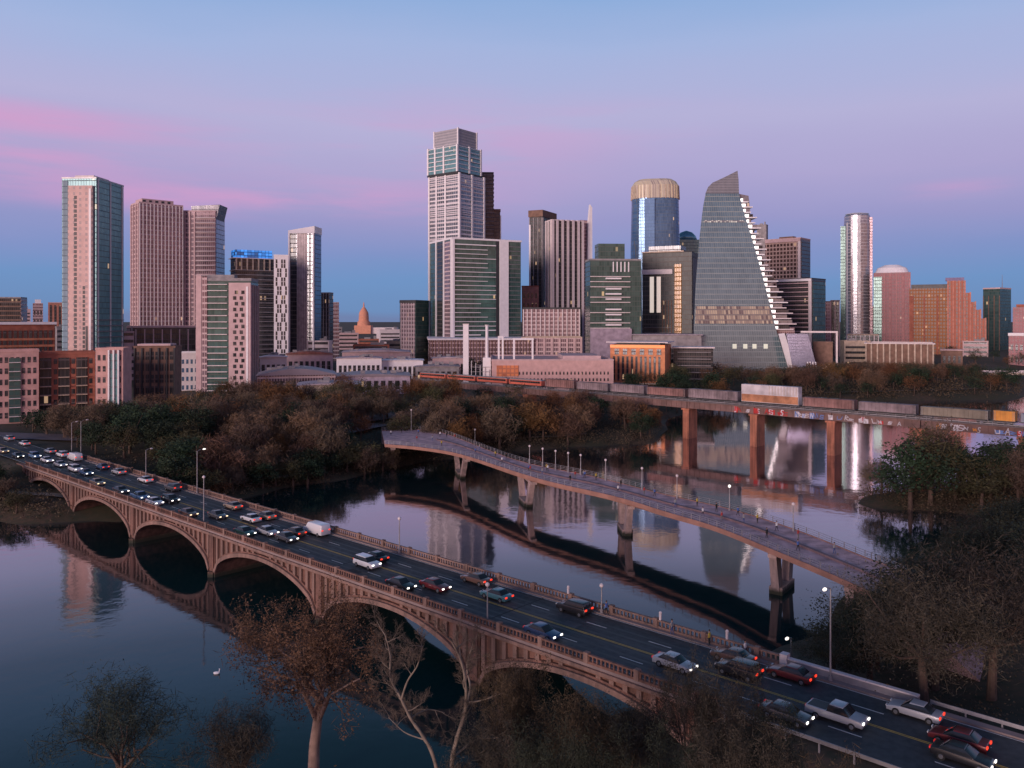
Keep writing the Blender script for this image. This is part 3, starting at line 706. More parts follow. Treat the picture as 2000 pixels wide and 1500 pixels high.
# ---- B2 pink ribbed pair
b = Bld('ribbed_tower', 'broad pink ribbed tower with small arches under its roof, right of the teal glass tower', 256, 358, 398, 545, 18, .16)
b.box('wall', PINKG); b.ribs('F', 13, .55, 0, b.h, PALE, out=.8); b.ribs('L', 4, 1.3, 0, b.h, PINK, out=.7)
b.box('crown', PINK, -b.w*.42, b.w*.3, -b.d*.4, b.d*.4, b.h+.01, b.h+3.6)
for i in range(5): b.box('crown_arch', DARK, -b.w*.4+i*b.w*.14, -b.w*.4+i*b.w*.14+1.8, -b.d*.4-.1, -b.d*.4-.01, b.h+.6, b.h+2.8)
b.cap(PINK, 1.1)
b = Bld('ribbed_tower', 'pink banded tower with a flared glass top, joined right behind the ribbed pink one', 352, 440, 412, 560, -20, .22)
b.box('wall', PINKG); b.ribs('F', 4, .9, 0, b.h, PINK, f0=0, f1=.42, out=.7)
b.fslabs('F', .45, 1, 4, b.h-2, 3.3, PALE, .9, .5); b.cap(PINK)
fl = MB(); w = b.w/2; fl.yprism([(-w*.35, b.h-6), (w*1.0, b.h-6), (w*1.22, b.h+5), (-w*.4, b.h+4)], -b.d*.45, b.d*.4); fl.build('flared_top', GREYG, b.root)
b.panel('R', .05, .95, 0, b.h-5, GREYG, 'side_glazing', .02, .2)
b = Bld('podium_block', 'dark columned podium below the two ribbed pink towers', 250, 384, 640, 520, 0, z0=6, cat='building')
b.box('wall', DARKG); b.ribs('F', 9, .7, 0, b.h-1, PINK, out=.6); b.cap(PINK, 1.2)
# ---- B3 nearer apartments
b = Bld('apartment_tower', 'mid-rise with dark green balconied glass left and zigzag windows in a pink wall right', 384, 506, 548, 430, -16, .13)
b.box('wall', GREENG)
b.panel('F', 0, .10, 0, b.h+3, PINK, 'corner_pier', .02, .8); b.panel('F', .10, .2, 0, b.h+2, PINKG, 'window_strip', .02, .5)
b.fslabs('F', .21, .57, 2, b.h-1, 3.3, PALE, 1.3, .4)
b.panel('F', .60, 1, 0, b.h-1, PINK, 'pink_wall', .02, 1.0)
for i in range(18):
    z = 2+i*(b.h-6)/18
    for j, c in enumerate((.68, .80)): b.panel('F', c+(.03 if i % 2 else 0), c+.06+(.03 if i % 2 else 0), z, z+1.9, DARKG, 'window', 1.01, 1.08)
b.ribs('R', 5, .5, 0, b.h-2, PINK, out=.5)
b.panel('F', .92, .955, 0, b.h-3, WHITE, 'white_fin', 1.01, 1.2); b.cap(GREYC, 1.5); b.plant(.5,.4,3.5,-.1)
# ---- B4 blue-roofed tower and white patterned slab
b = Bld('blue_roof_tower', 'grey balconied tower crowned with a bright blue roof behind the zigzag-window block', 450, 538, 505, 560, 14, .12)
b.box('wall', DARKG); b.slabs(3, b.h-8, 3.2, GREYC, .6, .6, 'balcony')
BLU = grid('blue_lit_roof', (.03,.16,.45), (.05,.25,.7), (.1,.4,.85), 2.4, 2.2, .12, .2, .75, (.04,.28,.85), .75, metal=.1)
b.ribs('F', 8, .9, b.h-8, b.h, BEIGE, out=.8)
b.box('blue_roof', BLU, -b.w*.5, b.w*.42, -b.d*.5, b.d*.4, b.h+.6, b.h+6.0); b.box('roof_slab', WHITE, -b.w*.56, b.w*.5, -b.d*.56, b.d*.46, b.h+.05, b.h+.55)
b = Bld('patterned_tower', 'slim white tower with staggered black window slots left of the white framed tower', 535, 563, 500, 550, 0)
b.box('wall', WHITE)
for i in range(26):
    z = 2+i*(b.h-4)/26
    for j in range(3): c = .12+.28*j+(.1 if (i//2+j) % 2 else 0); b.panel('F', c, c+.12, z, z+(b.h-4)/26*.9, DARKG, 'window', .01, .08)
b.cap(WHITE)
# ---- B5 white frame tower
b = Bld('framed_tower', 'tall slender white framed tower standing alone left of the capitol dome', 564, 628, 455, 600, -20, .22)
b.box('wall', GREYG); b.panel('F', 0, .06, 0, b.h, WHITE, 'frame_post', .02, 1.2); b.panel('F', .94, 1, 0, b.h, WHITE, 'frame_post', .02, 1.2)
b.panel('F', .07, .30, 0, b.h, DARKG, 'window_strip', .02, .3); b.panel('F', .34, .72, 0, b.h, plain('warm_panel', (.45,.38,.38), .5, .2), 'panel', .02, .6); b.panel('F', .78, .88, 0, b.h, DARKG, 'window_strip', .02, .3)
for i in range(5): b.panel('F', .38+i*.07, .39+i*.07, 0, b.h, DARK, 'groove', .61, .64)
b.panel('R', .05, .95, 0, b.h, BLUEG, 'side_glazing', .02, .2)
fl = MB(); w = b.w/2; fl.yprism([(-w,b.h+.01),(w*1.05,b.h+.01),(w*1.05,b.h+5.2),(-w,b.h+2.2)], -b.d/2-1.2, b.d/2); fl.build('roof_frame', WHITE, b.root)
# ---- B6
b = Bld('office_block', 'narrow grey office block tucked behind the slender white framed tower', 626, 651, 573, 660, -20, .3, cat='building'); b.box('wall', DARKG); b.ribs('F', 4, .6, 0, b.h, GREYC, out=.5); b.cap(GREYC)
b = Bld('office_block', 'thin pale block immediately right of the narrow grey block beside the framed tower', 650, 662, 592, 700, 0, cat='building'); b.box('wall', PINKG); b.slabs(3, b.h, 3.3, PALE, .3, .8, 'balcony'); b.cap(PALE)
# ---- B8
b = Bld('slab_tower', 'low slab tower with pale ribbed face and dark green side, left of the tallest tower', 781, 838, 588, 650, -30, .45); b.box('wall', GREENG); b.panel('F', .05, .95, 0, b.h-1.5, PINKG, 'front', .02, .4); b.ribs('F', 6, .5, 0, b.h-1.5, PALE, f0=.1, f1=.9, out=.8); b.panel('F', 0, 1, b.h-1.4, b.h+.4, DARK, 'roof_band', .02, .6); b.cap(DARK)
# ---- Jenga tower
JG = grid('stacked_glass', (.62,.57,.60), (.22,.29,.33), (.06,.09,.11), 2.2, 3.3, .16, .3, .004, ls=.5, metal=.65)
D = 690
zj = lambda y: H-(y-YH)/F*D-5.5
X, Y, rz, w0, d0, h0, z0 = place(838, 946, 335, D, -42, .45)
jt = empty('stacked_tower', (X, Y, z0), rz, 'tallest tower, stacked offset glass blocks with white edge columns and a grey crown', 'tower'); FOOT.append((X,Y,30))
def jblock(name, x0, x1, y0, y1, z0, z1, mat, slab=True, colmn=True):
    q = MB(); q.box(x0, x1, y0, y1, z0, z1); o = q.build(name, mat, jt)
    if slab:
        z = z0+2.8; k = 0
        while z < z1-.5: q = MB(); q.box(x0-.5, x1+.5, y0-.5, y1+.5, z, z+.55); q.build('floor_slab', WHITE, jt); z += 3.75
    if colmn:
        for cx, cy in ((x0,y0),(x1,y0),(x0,y1),(x1,y1),(x0*.45+x1*.55,y0),(x1,y0*.5+y1*.5),(x0*.75+x1*.25,y0)):
            q = MB(); q.box(cx-.8, cx+.8, cy-.8, cy+.8, z0, z1+.6); q.build('edge_column', WHITE, jt)
hw, hd = w0/2, d0/2
jblock('lower_shaft', -hw, hw, -hd, hd, 0, zj(338), JG)
jblock('upper_block', -hw-.8, hw-2, -hd-.6, hd-2, zj(334), zj(282), TEALG)
q = MB(); q.box(-hw-1.5, hw-1.2, -hd-1.4, hd-1.2, zj(338)+.01, zj(335)); q.build('transfer_slab', DARK, jt)
CR = grid('crown_mesh', (.40,.38,.41), (.24,.25,.28), (.17,.18,.20), .8, 2.4, .4, .35, metal=.2, rough=.5)
jblock('crown', -hw+3, hw-4.5, -hd+3, hd-4.5, zj(281), zj(247), CR, False, False)
for cx, cy in ((-hw+3,-hd+3),(hw-4.5,-hd+3),(hw-4.5,hd-4.5)):
    q = MB(); q.box(cx-.6, cx+.6, cy-.6, cy+.6, zj(281), zj(246)); q.build('edge_column', WHITE, jt)
b = Bld('glass_tower', 'dark grey stepped tower peeking out behind the right edge of the tallest tower', 935, 964, 338, 740, 0); b.box('wall', DARKG); b.slabs(3, b.h, 3.8, GREYC, .4, .5)
b.box('step', DARKG, b.w/2+.01, b.w/2+6, -b.d*.3, b.d*.3, 0, b.z(412)); b.box('step_cap', BROWN, b.w/2+.01, b.w/2+6.4, -b.d*.34, b.d*.34, b.z(412)+.01, b.z(412)+2); b.box('white_fin', WHITE, b.w/2+6.01, b.w/2+6.9, -b.d*.3, 0, 0, b.z(420)); b.cap(DARK)
# ---- big block in front
b = Bld('glass_block', 'wide teal glass block with white ledges and white columns in front of the tallest tower', 835, 1018, 467, 630, 24, .27)
b.box('glass_facade', GREENG)
b.ribs('L', 4, 2.0, 0, b.h, WHITE, out=.7); b.panel('L', .08, .30, 0, b.h-1, PINKG, 'window_strip', .02, .3); b.panel('L', .40, .62, 0, b.h-1, DARKG, 'window_strip', .02, .3)
b.panel('F', 0, .03, 0, b.h, WHITE, 'edge_column', .02, 1.0)
random.seed(5)
z = 3
while z < b.h-2:
    e = random.choice((.62,.62,.5,.4)); b.panel('F', .04, e, z, z+random.choice((.45,.45,.8)), WHITE, 'balcony', .02, 1.3); z += 3.5
b.panel('F', .63, .67, 0, b.h, DARK, 'recess_shade_strip', .02, .3); b.panel('F', .68, .81, 0, b.h, WHITE, 'white_wall', .02, .9); b.fslabs('F', .82, .99, 3, b.h-1, 3.5, STEEL, .5, .35, 'floor_slab')  # a raised dark strip stands in for the shade of a recess
b.cap(WHITE, 1.4, .6); b.plant(.5, .4, 3, -.1)
# Podium
b = Bld('podium_block', 'long dark slatted podium with a white roof edge under the wide teal glass block', 826, 1036, 662, 590, 4, .08, cat='building')
b.box('wall', PINKG); b.ribs('F', 34, .5, 0, b.h-1.5, BROWN, out=.5); b.box('roof_edge', WHITE, -b.w/2-1, b.w/2+1, -b.d/2-1.2, b.d/2, b.h-.8, b.h+.4)
# ---- B10 striped tower
b = Bld('dark_tower', 'dark brown tower with a flat crown left of the striped pink tower', 1034, 1086, 412, 740, -24, .5); b.box('wall', DARKG); b.ribs('F', 4, .9, 0, b.h-6, GREYC, out=.6); b.ribs('R', 4, .9, 0, b.h-6, GREYC, out=.6); b.box('crown', BROWN, -b.w*.54, b.w*.54, -b.d*.54, b.d*.54, b.h-5, b.h+1)
b.panel('F', .0, .12, 0, b.h-12, WHITE, 'white_fin', .02, .8)
b = Bld('striped_tower', 'striped tower of pale vertical ribs and dark window strips below a white spire', 1066, 1140, 430, 700, 22, .16)
b.box('wall', DARKG); b.ribs('F', 7, 1.9, 0, b.h+.8, plain('rib_lilac', (.52,.45,.47), .7, var=.08), out=1.2); b.ribs('L', 3, 1.9, 0, b.h+.8, PALE, out=1.0); b.cap(PALE, .8)
sp_ = MB(); sp_.yprism([(b.w/2+4.6,b.z(590)),(b.w/2+10.2,b.z(590)),(b.w/2+10.0,b.z(400)),(b.w/2+8.2,b.z(394)),(b.w/2+6.2,b.z(440))], -b.d*.2, -b.d*.2+3); sp_.build('white_spire', WHITE, b.root); b.box('spire_block', PINKG, b.w/2+.02, b.w/2+10, -b.d*.2+3.02, b.d*.3, 0, b.z(425)); b.box('white_fin', WHITE, b.w/2+1, b.w/2+2.6, -b.d*.2+1.6, -b.d*.2+3, b.z(620), b.z(432))
b = Bld('brick_block', 'small reddish block with a dark lower floor between the wide glass block and striped tower', 1019, 1052, 560, 690, 0, cat='building'); b.box('wall', plain('rosy_brick', (.36,.17,.14), .8)); b.windows('F', 4, 6, b.h*.2, b.h*.95, .5, .5, DARKG); b.cap(BRICK)
b = Bld('podium_block', 'ribbed grey-pink podium at the foot of the striped tower', 1022, 1132, 604, 650, 0, cat='building'); b.box('wall', PINKG); b.ribs('F', 14, .9, 0, b.h, PALE, out=.7); b.cap(DARK, 1.5)
b = Bld('low_block', 'long low pinkish block in front of the striped tower podium', 1020, 1136, 660, 600, 0, cat='building'); b.box('wall', PINKG); b.ribs('F', 9, 1.6, 0, b.h, PINK, out=.6); b.cap(BEIGE, .7)
# ---- B11
b = Bld('terraced_block', 'stepped green glass block with white balcony bands left of the gold-lit dark block', 1142, 1252, 508, 570, 12, .1)
b.box('glass_facade', GREENG); b.fslabs('F', .0, .78, 12, b.h-3, 3.6, PALE, 1.2, .5, skip=.2); b.fslabs('F', .3, .6, 14, b.h-10, 3.6, WHITE, 2.2, 1.0, skip=.3); b.ribs('F', 5, .7, b.h-8, b.h-1, WHITE, f0=.45, f1=.75, out=1.0, name='window_frame')
b.box('upper_step', GREENG, -b.w*.32, b.w*.2, -b.d*.3, b.d*.4, b.h+.01, b.z(474)); b.cap(GREYC, 1.2)
b.panel('F', 0, .8, 0, b.z(642), plain('lilac_wall', (.33,.27,.33), .8), 'base_wall', .02, 2.4)
# ---- B12 domed tower
D = 823; X, Y, rz, w, d, h, z0 = place(1231, 1328, 346, D, 0, z0=5.5)
o = empty('crowned_tower', (X, Y, z0), rz, 'blue glass tower with rounded corners and a glowing cream ribbed crown', 'tower'); FOOT.append((X,Y,30))
zz = lambda y: H-(y-YH)/F*D-z0; hw = w/2
MB().loft([(0,hw*1.03,hw*.9),(zz(480),hw*1.0,hw*.88),(zz(386),hw*.96,hw*.84)], 36, .62).build('glass_facade', BLUEG, o)
CRN = grid('crown_stone', (.50,.44,.38), (.36,.31,.26), (.25,.21,.18), 2.0, 30, .4, .02, .9, (1,.72,.4), .25, metal=.1, rough=.4)
MB().loft([(zz(386)+.02,hw*.97,hw*.85),(zz(360),hw*.96,hw*.84),(zz(352),hw*.86,hw*.76),(zz(347),hw*.7,hw*.62)], 36, .62).build('crown', CRN, o)
for t in range(18):
    a = 3.1416+3.1416*(t+.5)/18; c, k = math.cos(a), math.sin(a); x = hw*.98*math.copysign(abs(c)**.62, c); y = hw*.86*math.copysign(abs(k)**.62, k)
    MB().tube((x,y,zz(387)), (x*.98,y*.98,zz(360)), .5, .4, 5, True).build('crown_rib', BEIGE, o)
q = MB(); q.box(-hw*.42, -hw*.02, -hw*.93, -hw*.86, 0, zz(388)); q.build('blue_bay', grid('bright_blue_glass', (.12,.2,.3), (.14,.26,.46), (.09,.18,.36), 1.6, 3.4, .08, .1, metal=.2, rough=.4), o)
# ---- small teal dome behind
D = 900; p = at(1345, 468, D); o = empty('domed_building', (p.x, D, 8), 0, 'small teal glass dome peeping between the crowned tower and the sail-shaped tower', 'building')
q = MB(); zt = at(0,468,D).z-8; q.box(-14, 14, 0, 24, 0, zt); q.build('wall', TEALG, o)
MB().loft([(zt+.01,12,11),(zt+5,10.5,9.5),(zt+9,6.5,6),(zt+11,1,1)], 20, 1, 0, 12).build('dome', plain('teal_dome', (.16,.34,.38), .3, .5), o, True)
# ---- B13
b = Bld('dark_block', 'dark stepped office block with a rounded beige roofline, left of the sail-shaped tower', 1254, 1366, 492, 610, -14, .14)
DG2 = grid('dark_matte_glass', (.13,.12,.11), (.07,.08,.08), (.02,.024,.026), 1.8, 3.6, .14, .22, .02, (1,.62,.38), .4, metal=.1, rough=.5)
b.box('wall', DG2); b.box('upper_step', DARKG, -b.w*.4, b.w*.25, -b.d*.3, b.d*.4, b.h+.01, b.z(478)); b.box('roof_slab', BEIGE, -b.w*.5, b.w*.35, -b.d*.56, b.d*.45, b.h+.02-1.5+1.5, b.h+1.0)
b.panel('F', .16, .24, b.h*.50, b.h*.80, emit('warm_white_glow', (1,.85,.72), .55), 'lit_bay', .02, .5); b.panel('F', .30, .38, b.h*.50, b.h*.80, emit('warm_white_glow_soft', (1,.82,.7), .5), 'lit_bay', .02, .5)
b.panel('F', .0, .62, b.h*.82, b.h*.86, PALE, 'balcony', .02, 1.3); b.fslabs('F', .05, .6, 4, b.h*.48, 3.7, GREYC, 1.0, .4, skip=.25)
GOLD = grid('gold_facade', (.30,.16,.05), (.24,.11,.03), (.08,.04,.015), 1.2, 3.4, .3, .25, .15, (1,.5,.12), .22, metal=.1)
b.panel('F', .66, .80, 0, b.h*.9, GOLD, 'gold_bay', .02, .8); b.ribs('F', 4, .6, 0, b.h*.6, BROWN, f0=.42, f1=.6, out=.6); b.panel('R', .1, .9, 0, b.h*.95, GREYC, 'side_wall', .02, .3)
b = Bld('low_block', 'grey low block with a flat overhanging roof in front of the gold-lit dark block', 1236, 1368, 655, 560, 0, cat='building'); b.box('wall', GREYC); b.panel('F', .04,.96,1,b.h*.7,DARKG,'window_band',.02,.2); b.box('roof', plain('lilac_roof', (.30,.26,.30), .8), -b.w/2-1, b.w/2+1, -b.d/2-1, b.d/2, b.h+.01, b.h+.8)
# ---- sail tower
D = 560; SX = at(1450, 745, D)
o = empty('sail_tower', (SX.x, D, 5), 0, 'grey glass tower shaped like a sail with lit terraces stepping down its right edge', 'tower'); FOOT.append((SX.x, D+15, 38))
def loc(px, py, DD=D): p = at(px, py, DD); return (p.x-SX.x, p.z-5)
SAIL = grid('sail_glass', (.26,.30,.30), (.22,.33,.35), (.15,.23,.25), 1.5, 3.6, .12, .16, .0, metal=.55, rough=.14)
m_, nt_, b_ = newmat('x')
SAILL = grid('sail_lit', (.22,.19,.18), (.24,.20,.19), (.16,.14,.13), 1.5, 3.6, .25, .25, .75, (1,.66,.45), .28, metal=.4)
left = [(1360,775),(1357,690),(1357,640),(1362,560),(1372,460),(1380,400),(1386,373)]
right = [(1453,373),(1458,400),(1475,460),(1488,510),(1500,560),(1520,650),(1540,720),(1550,775)]
# front leans back with height: loft between levels
def lean(z): return max(0, z)*.09
def sail_part(name, levels, mat, y_in=0, depth=30):
    mb = MB(); pr = None
    for xl, xr, z in levels:
        bl = lambda x: (x+SX.x)*(D+depth+1)/(D+lean(z)+y_in)-SX.x
        q = mb.pts([(xl,lean(z)+y_in,z),(xr,lean(z)+y_in,z),(min(xr,bl(xr)),depth,z),(bl(xl),depth,z)])
        if pr is None: mb.face(q+3,q+2,q+1,q)
        else:
            for i in range(4): j = (i+1) % 4; mb.face(pr+i, pr+j, q+j, q+i)
        pr = q
    mb.face(pr, pr+1, pr+2, pr+3); return mb.build(name, mat, o)
def interp(P, y):
    P = sorted(P, key=lambda p: p[1])
    for a, c in zip(P, P[1:]):
        if a[1] <= y <= c[1]: return a[0]+(c[0]-a[0])*(y-a[1])/(c[1]-a[1])
    return P[0][0] if y < P[0][1] else P[-1][0]
def lev(y0, y1, n, ins=0):
    return [(loc(interp(left,y)+ins, y)[0], loc(interp(right,y)-ins, y)[0], loc(0,y)[1]) for y in [y0+(y1-y0)*i/n for i in range(n+1)]]
sail_part('glass_facade', lev(775, 373, 18), SAIL)
sail_part('lit_floors', [l for l in lev(632, 598, 3, 2)], SAILL, -.25, 3.5+15)
sail_part('lit_band', [l for l in lev(431, 427, 1, 5)], grid('sail_lit_band', (.2,.2,.2), (.3,.3,.3), (.3,.3,.3), 1.5, 1.7, .3, .1, .6, (1,.85,.7), .6), -.25, 20)
for px_ in (1436,1457,1475,1497):
    q = MB(); a = loc(px_-4, 681); c = loc(px_+4, 672); q.box(a[0], c[0], lean(a[1])-.3, lean(a[1])-.02, a[1], c[1]); q.build('lit_window', emit('pale_lit', (.9,1,.8), .12), o)
mb = MB(); P = [loc(*p) for p in ((1386,372.5),(1391,360),(1400,351),(1424,340),(1450,327),(1452,345),(1453,372.5))]; zl = P[0][1]
mb.yprism(P, lean(zl)+.5, lean(zl)+5)
for i_ in range(len(P), 2*len(P)): vx = mb.v[i_]; mb.v[i_] = ((vx[0]+SX.x)*(D+lean(zl)+5)/(D+lean(zl)+.5)-SX.x, vx[1], vx[2])
mb.build('crown_screen', grid('screen_mesh', (.25,.25,.28), (.17,.18,.21), (.13,.14,.16), .9, 1.8, .4, .35, metal=.3, rough=.4), o)
mb = MB(); P = [loc(*p) for p in ((1454,372),(1474,376),(1477,400),(1478,450),(1462,400))]; mb.yprism(P, lean(zl)+3, 26); mb.build('rear_shoulder', GREYG, o)
outer = [(1476,400),(1491,440),(1500,480),(1521,545),(1540,590),(1555,625),(1560,660)]
SL = emit('terrace_light', (1,.93,.9), 1.6, True)
y = 390; i = 0
while y < 650:
    xi = loc(interp(right,y), y); xo = loc(interp(outer, y)+(4 if i % 2 else -4), y); zc = xi[1]
    q = MB(); q.box(xi[0]+.02, xo[0], lean(zc)+1, 26, zc, zc+.7); t = q.build('terrace', WHITE if y < 600 else PALE, o)
    q = MB(); q.box(xi[0]+.02, xo[0]-2, lean(zc)+4, 24, zc+.71, zc+3.1); q.build('terrace_room', GREYG if i % 3 else DARKG, t)
    q = MB(); q.box(xi[0]+.1, xi[0]+1.5+(i % 2)*1.0, lean(zc)+.6, lean(zc)+2.2, zc+.75, zc+2.5); q.build('terrace_lamp', SL, t)
    y += 10.6; i += 1
for k, (px_, yb) in enumerate(((1560,640),(1570,652))):
    a = loc(px_-40, yb); q = MB(); q.box(a[0], loc(px_,yb)[0], 8, 26, 0, a[1]); q.build('rear_base', PINKG, o)
mb = MB(); P = [loc(*p) for p in ((1522,652),(1534,651),(1562,745),(1548,745))]; mb.yprism(P, 1.5, 2.4); mb.build('edge_brace', WHITE, o)
# glass hall right of the sail
b = Bld('glass_hall', 'low slanting lilac glass hall with white fins at the right foot of the sail-shaped tower', 1532, 1600, 652, 545, 0, z0=5, cat='building')
mb = MB(); w = b.w/2; mb.yprism([(-w*.9,b.h),(w*.35,b.h),(w*.8,b.h*.35),(w,0),(-w*.4,0)], -b.d/2, b.d/2); mb.build('glass_facade', grid('lilac_glass', (.2,.2,.26), (.30,.30,.42), (.2,.2,.3), 1.2, 2.0, .15, .2, metal=.6), b.root)
for i in range(9): x = -w*.3+i*w*.15; q = MB(); q.bar((x,-b.d/2-.8,0), (x-w*.12,-b.d/2-.4,b.h*(.4 if i > 4 else .25)), .35); q.build('fin', WHITE, b.root)
# ---- B15
b = Bld('grid_tower', 'dark tower with a square window grid and pale corner frame right of the sail-shaped tower', 1494, 1583, 466, 700, -22, .22)
GRD = grid('square_grid', (.42,.30,.27), (.07,.05,.05), (.03,.02,.02), 3.0, 3.4, .3, .32, .01, (1,.6,.4), .4, metal=.3)
b.box('wall', GRD); b.panel('F', .93, 1, 0, b.h, PALE, 'corner_frame', .02, .8); b.panel('F', 0, 1, b.h-2.5, b.h+.3, PINK, 'roof_band', .02, .9); b.panel('R', .06, .94, 0, b.h-2, DARKG, 'side_glazing', .02, .3); b.cap(PINK); b.plant(.4,.3,3,0,0,BROWN)
b = Bld('grid_tower', 'lower dark banded block with a pale frame in front of the square-grid tower', 1516, 1613, 545, 630, -24, .28)
b.box('wall', DARKG); b.fslabs('F', .03, .9, 3, b.h-3, 3.4, PINK, .7, .8); b.panel('F', .91, .99, 0, b.h, PALE, 'corner_frame', .02, .9); b.panel('F', 0, .99, b.h-1.5, b.h+.4, WHITE, 'roof_band', .02, 1.1); b.panel('R', .05,.95,0,b.h-2,GREENG,'side_glazing',.02,.3); b.cap(DARK)
b = Bld('portal_building', 'low pinkish building under a thin white portal frame right of the slanting glass hall', 1588, 1636, 650, 560, 0, z0=6, cat='building')
b.box('wall', BROWN, -b.w/2, b.w*.3, -b.d/2+2, b.d/2, 0, b.h*.8); b.box('portal_beam', PALE, -b.w/2-8, b.w/2, -b.d/2-.8, -b.d/2+.6, b.h, b.h+1.2); b.box('portal_post', PALE, b.w/2-1.2, b.w/2, -b.d/2-.8, -b.d/2+.6, 0, b.h-.01)
for i in range(5): b.panel('F', .1+.13*i, .18+.13*i, 2+i*1.2, 4+i*1.2, emit('rosy_window', (1,.7,.6), .3), 'lit_window', -1.99, -1.9)
for (p0,p1,yt,mt,lb) in ((1612,1622,590,PINKG,'thin pink-grey block directly right of the lower dark banded block'),(1622,1640,588,DARKG,'narrow dark brown block directly left of the silver tower')):
    b = Bld('slim_block', lb, p0, p1, yt, 760, 0, cat='building'); b.box('wall', mt); b.ribs('F', 3, .7, 0, b.h, PINK, out=.5); b.cap(BROWN)
# ---- B16 rounded silver tower
D = 880; X, Y, rz, w, d, h, z0 = place(1648, 1700, 416, D, 0); zz = lambda y: H-(y-YH)/F*D-z0; hw = w/2
o = empty('silver_tower', (X, Y, z0), rz, 'tall rounded silver glass tower, the highest one right of the sail-shaped tower', 'tower'); FOOT.append((X,Y,24))
SILV = grid('silver_glass', (.5,.48,.5), (.42,.44,.48), (.20,.22,.26), 2.0, 3.5, .1, .12, .0, metal=.75, rough=.24)
MB().loft([(0,hw,hw),(zz(437),hw,hw),(zz(420),hw*.97,hw*.97),(zz(416),hw*.9,hw*.9)], 32, .8).build('glass_facade', SILV, o)
q = MB(); q.box(-hw*1.25, -hw*.55, -hw*.6, hw*.6, 0, zz(440)); q.build('dark_wing', GREENG, o)
q = MB(); q.box(hw*.6, hw*1.15, -hw*.4, hw*.5, 0, zz(424)); q.build('right_wing', PINKG, o)
MB().loft([(zz(416)+.01,hw*.86,hw*.86),(zz(414),hw*.5,hw*.5)], 24, 1).build('roof_cap', WHITE, o)
for i in range(4): x = -hw*.45+i*hw*.14; q = MB(); q.box(x, x+.6, -hw*1.0, -hw*.95, 0, zz(500+20*i)); q.build('fin', PINK, o)
b = Bld('low_block', 'low pale colonnade block at the foot of the silver tower', 1654, 1716, 655, 760, 0, cat='building'); b.box('wall', DARKG); b.ribs('F', 8, .8, 0, b.h, PALE, out=.8); b.cap(BEIGE)
# ---- B17
D = 850; X, Y, rz, w, d, h, z0 = place(1706, 1778, 532, D, 0); zz = lambda y: H-(y-YH)/F*D-z0; hw = w/2
o = empty('pink_tower', (X, Y, z0), rz, 'pink hotel tower with a green glass edge and a shallow curved white roof', 'tower'); FOOT.append((X,Y,28))
PK = grid('salmon_wall', (.38,.18,.19), (.20,.08,.10), (.09,.04,.05), 2.4, 3.3, .45, .4, .015, (1,.7,.5), .3, metal=.05, rough=.4)
q = MB(); q.box(-hw, hw, -hw*.7, hw*.7, 0, zz(532)); q.build('wall', PK, o)
q = MB(); q.box(-hw-.1, -hw*.55, -hw*.7-.5, -hw*.7-.02, 0, zz(540)); q.build('glass_edge', GREENG, o)
for f in (-.4, -.1, .25, .6, .95): q = MB(); q.box(hw*f-.8, hw*f+.8, -hw*.7-.7, -hw*.7-.02, 0, zz(534)); q.build('pilaster', plain('salmon_stone', (.42,.21,.21), .8), o)
MB().loft([(zz(532)+.01,hw*.95,hw*.66),(zz(522),hw*.8,hw*.55),(zz(516),hw*.4,hw*.3)], 24, .9).build('roof_dome', WHITE, o, False)
# ---- B18/19
b = Bld('copper_block', 'wide copper-brown block with a dark flat roof between pink hotel and stepped red tower', 1776, 1862, 563, 800, 0)
b.box('wall', grid('copper_wall', (.30,.115,.04), (.14,.05,.025), (.05,.025,.02), 2.6, 3.4, .35, .35, .04, (1,.5,.25), .3, metal=.05, rough=.4)); b.panel('F', .0, .1, 0, b.h*.9, BRICK, 'pilaster', .02, .8); b.panel('F', .32, .36, 0, b.h*.9, BRICK, 'pilaster', .02, .8); b.panel('F', .62, .66, 0, b.h*.9, BRICK, 'pilaster', .02, .8)
b.box('roof', DARK, -b.w*.46, b.w*.46, -b.d*.4, b.d*.4, b.h+.01, b.h+4)
b = Bld('stepped_tower', 'red stepped tower descending to the right in stair-like setbacks', 1850, 1886, 548, 780, 0)
RD = grid('red_ribs', (.38,.125,.08), (.13,.05,.045), (.06,.03,.03), 3.0, 3.4, .55, .2, .02, (1,.5,.3), .3, metal=.05, rough=.4)
b.box('wall', RD); b.box('roof', plain('violet_roof', (.20,.16,.28), .7), -b.w*.6, b.w*.42, -b.d*.4, b.d*.4, b.h+.01, b.h+3); b.ribs('F', 4, 1.2, 0, b.h, plain('red_pier_stone', (.46,.19,.14), .8), out=.8)
x = b.w/2
for k, yy in enumerate((572, 590, 605, 622)):
    b.box('setback', RD, x+.02, x+4.2, -b.d*.45, b.d*.4, 0, b.z(yy)); b.box('setback_pier', plain('red_pier_stone', (.46,.19,.14), .8), x+3.2, x+4.4, -b.d*.45-.8, -b.d*.45-.02, 0, b.z(yy)+.6); x += 4.2
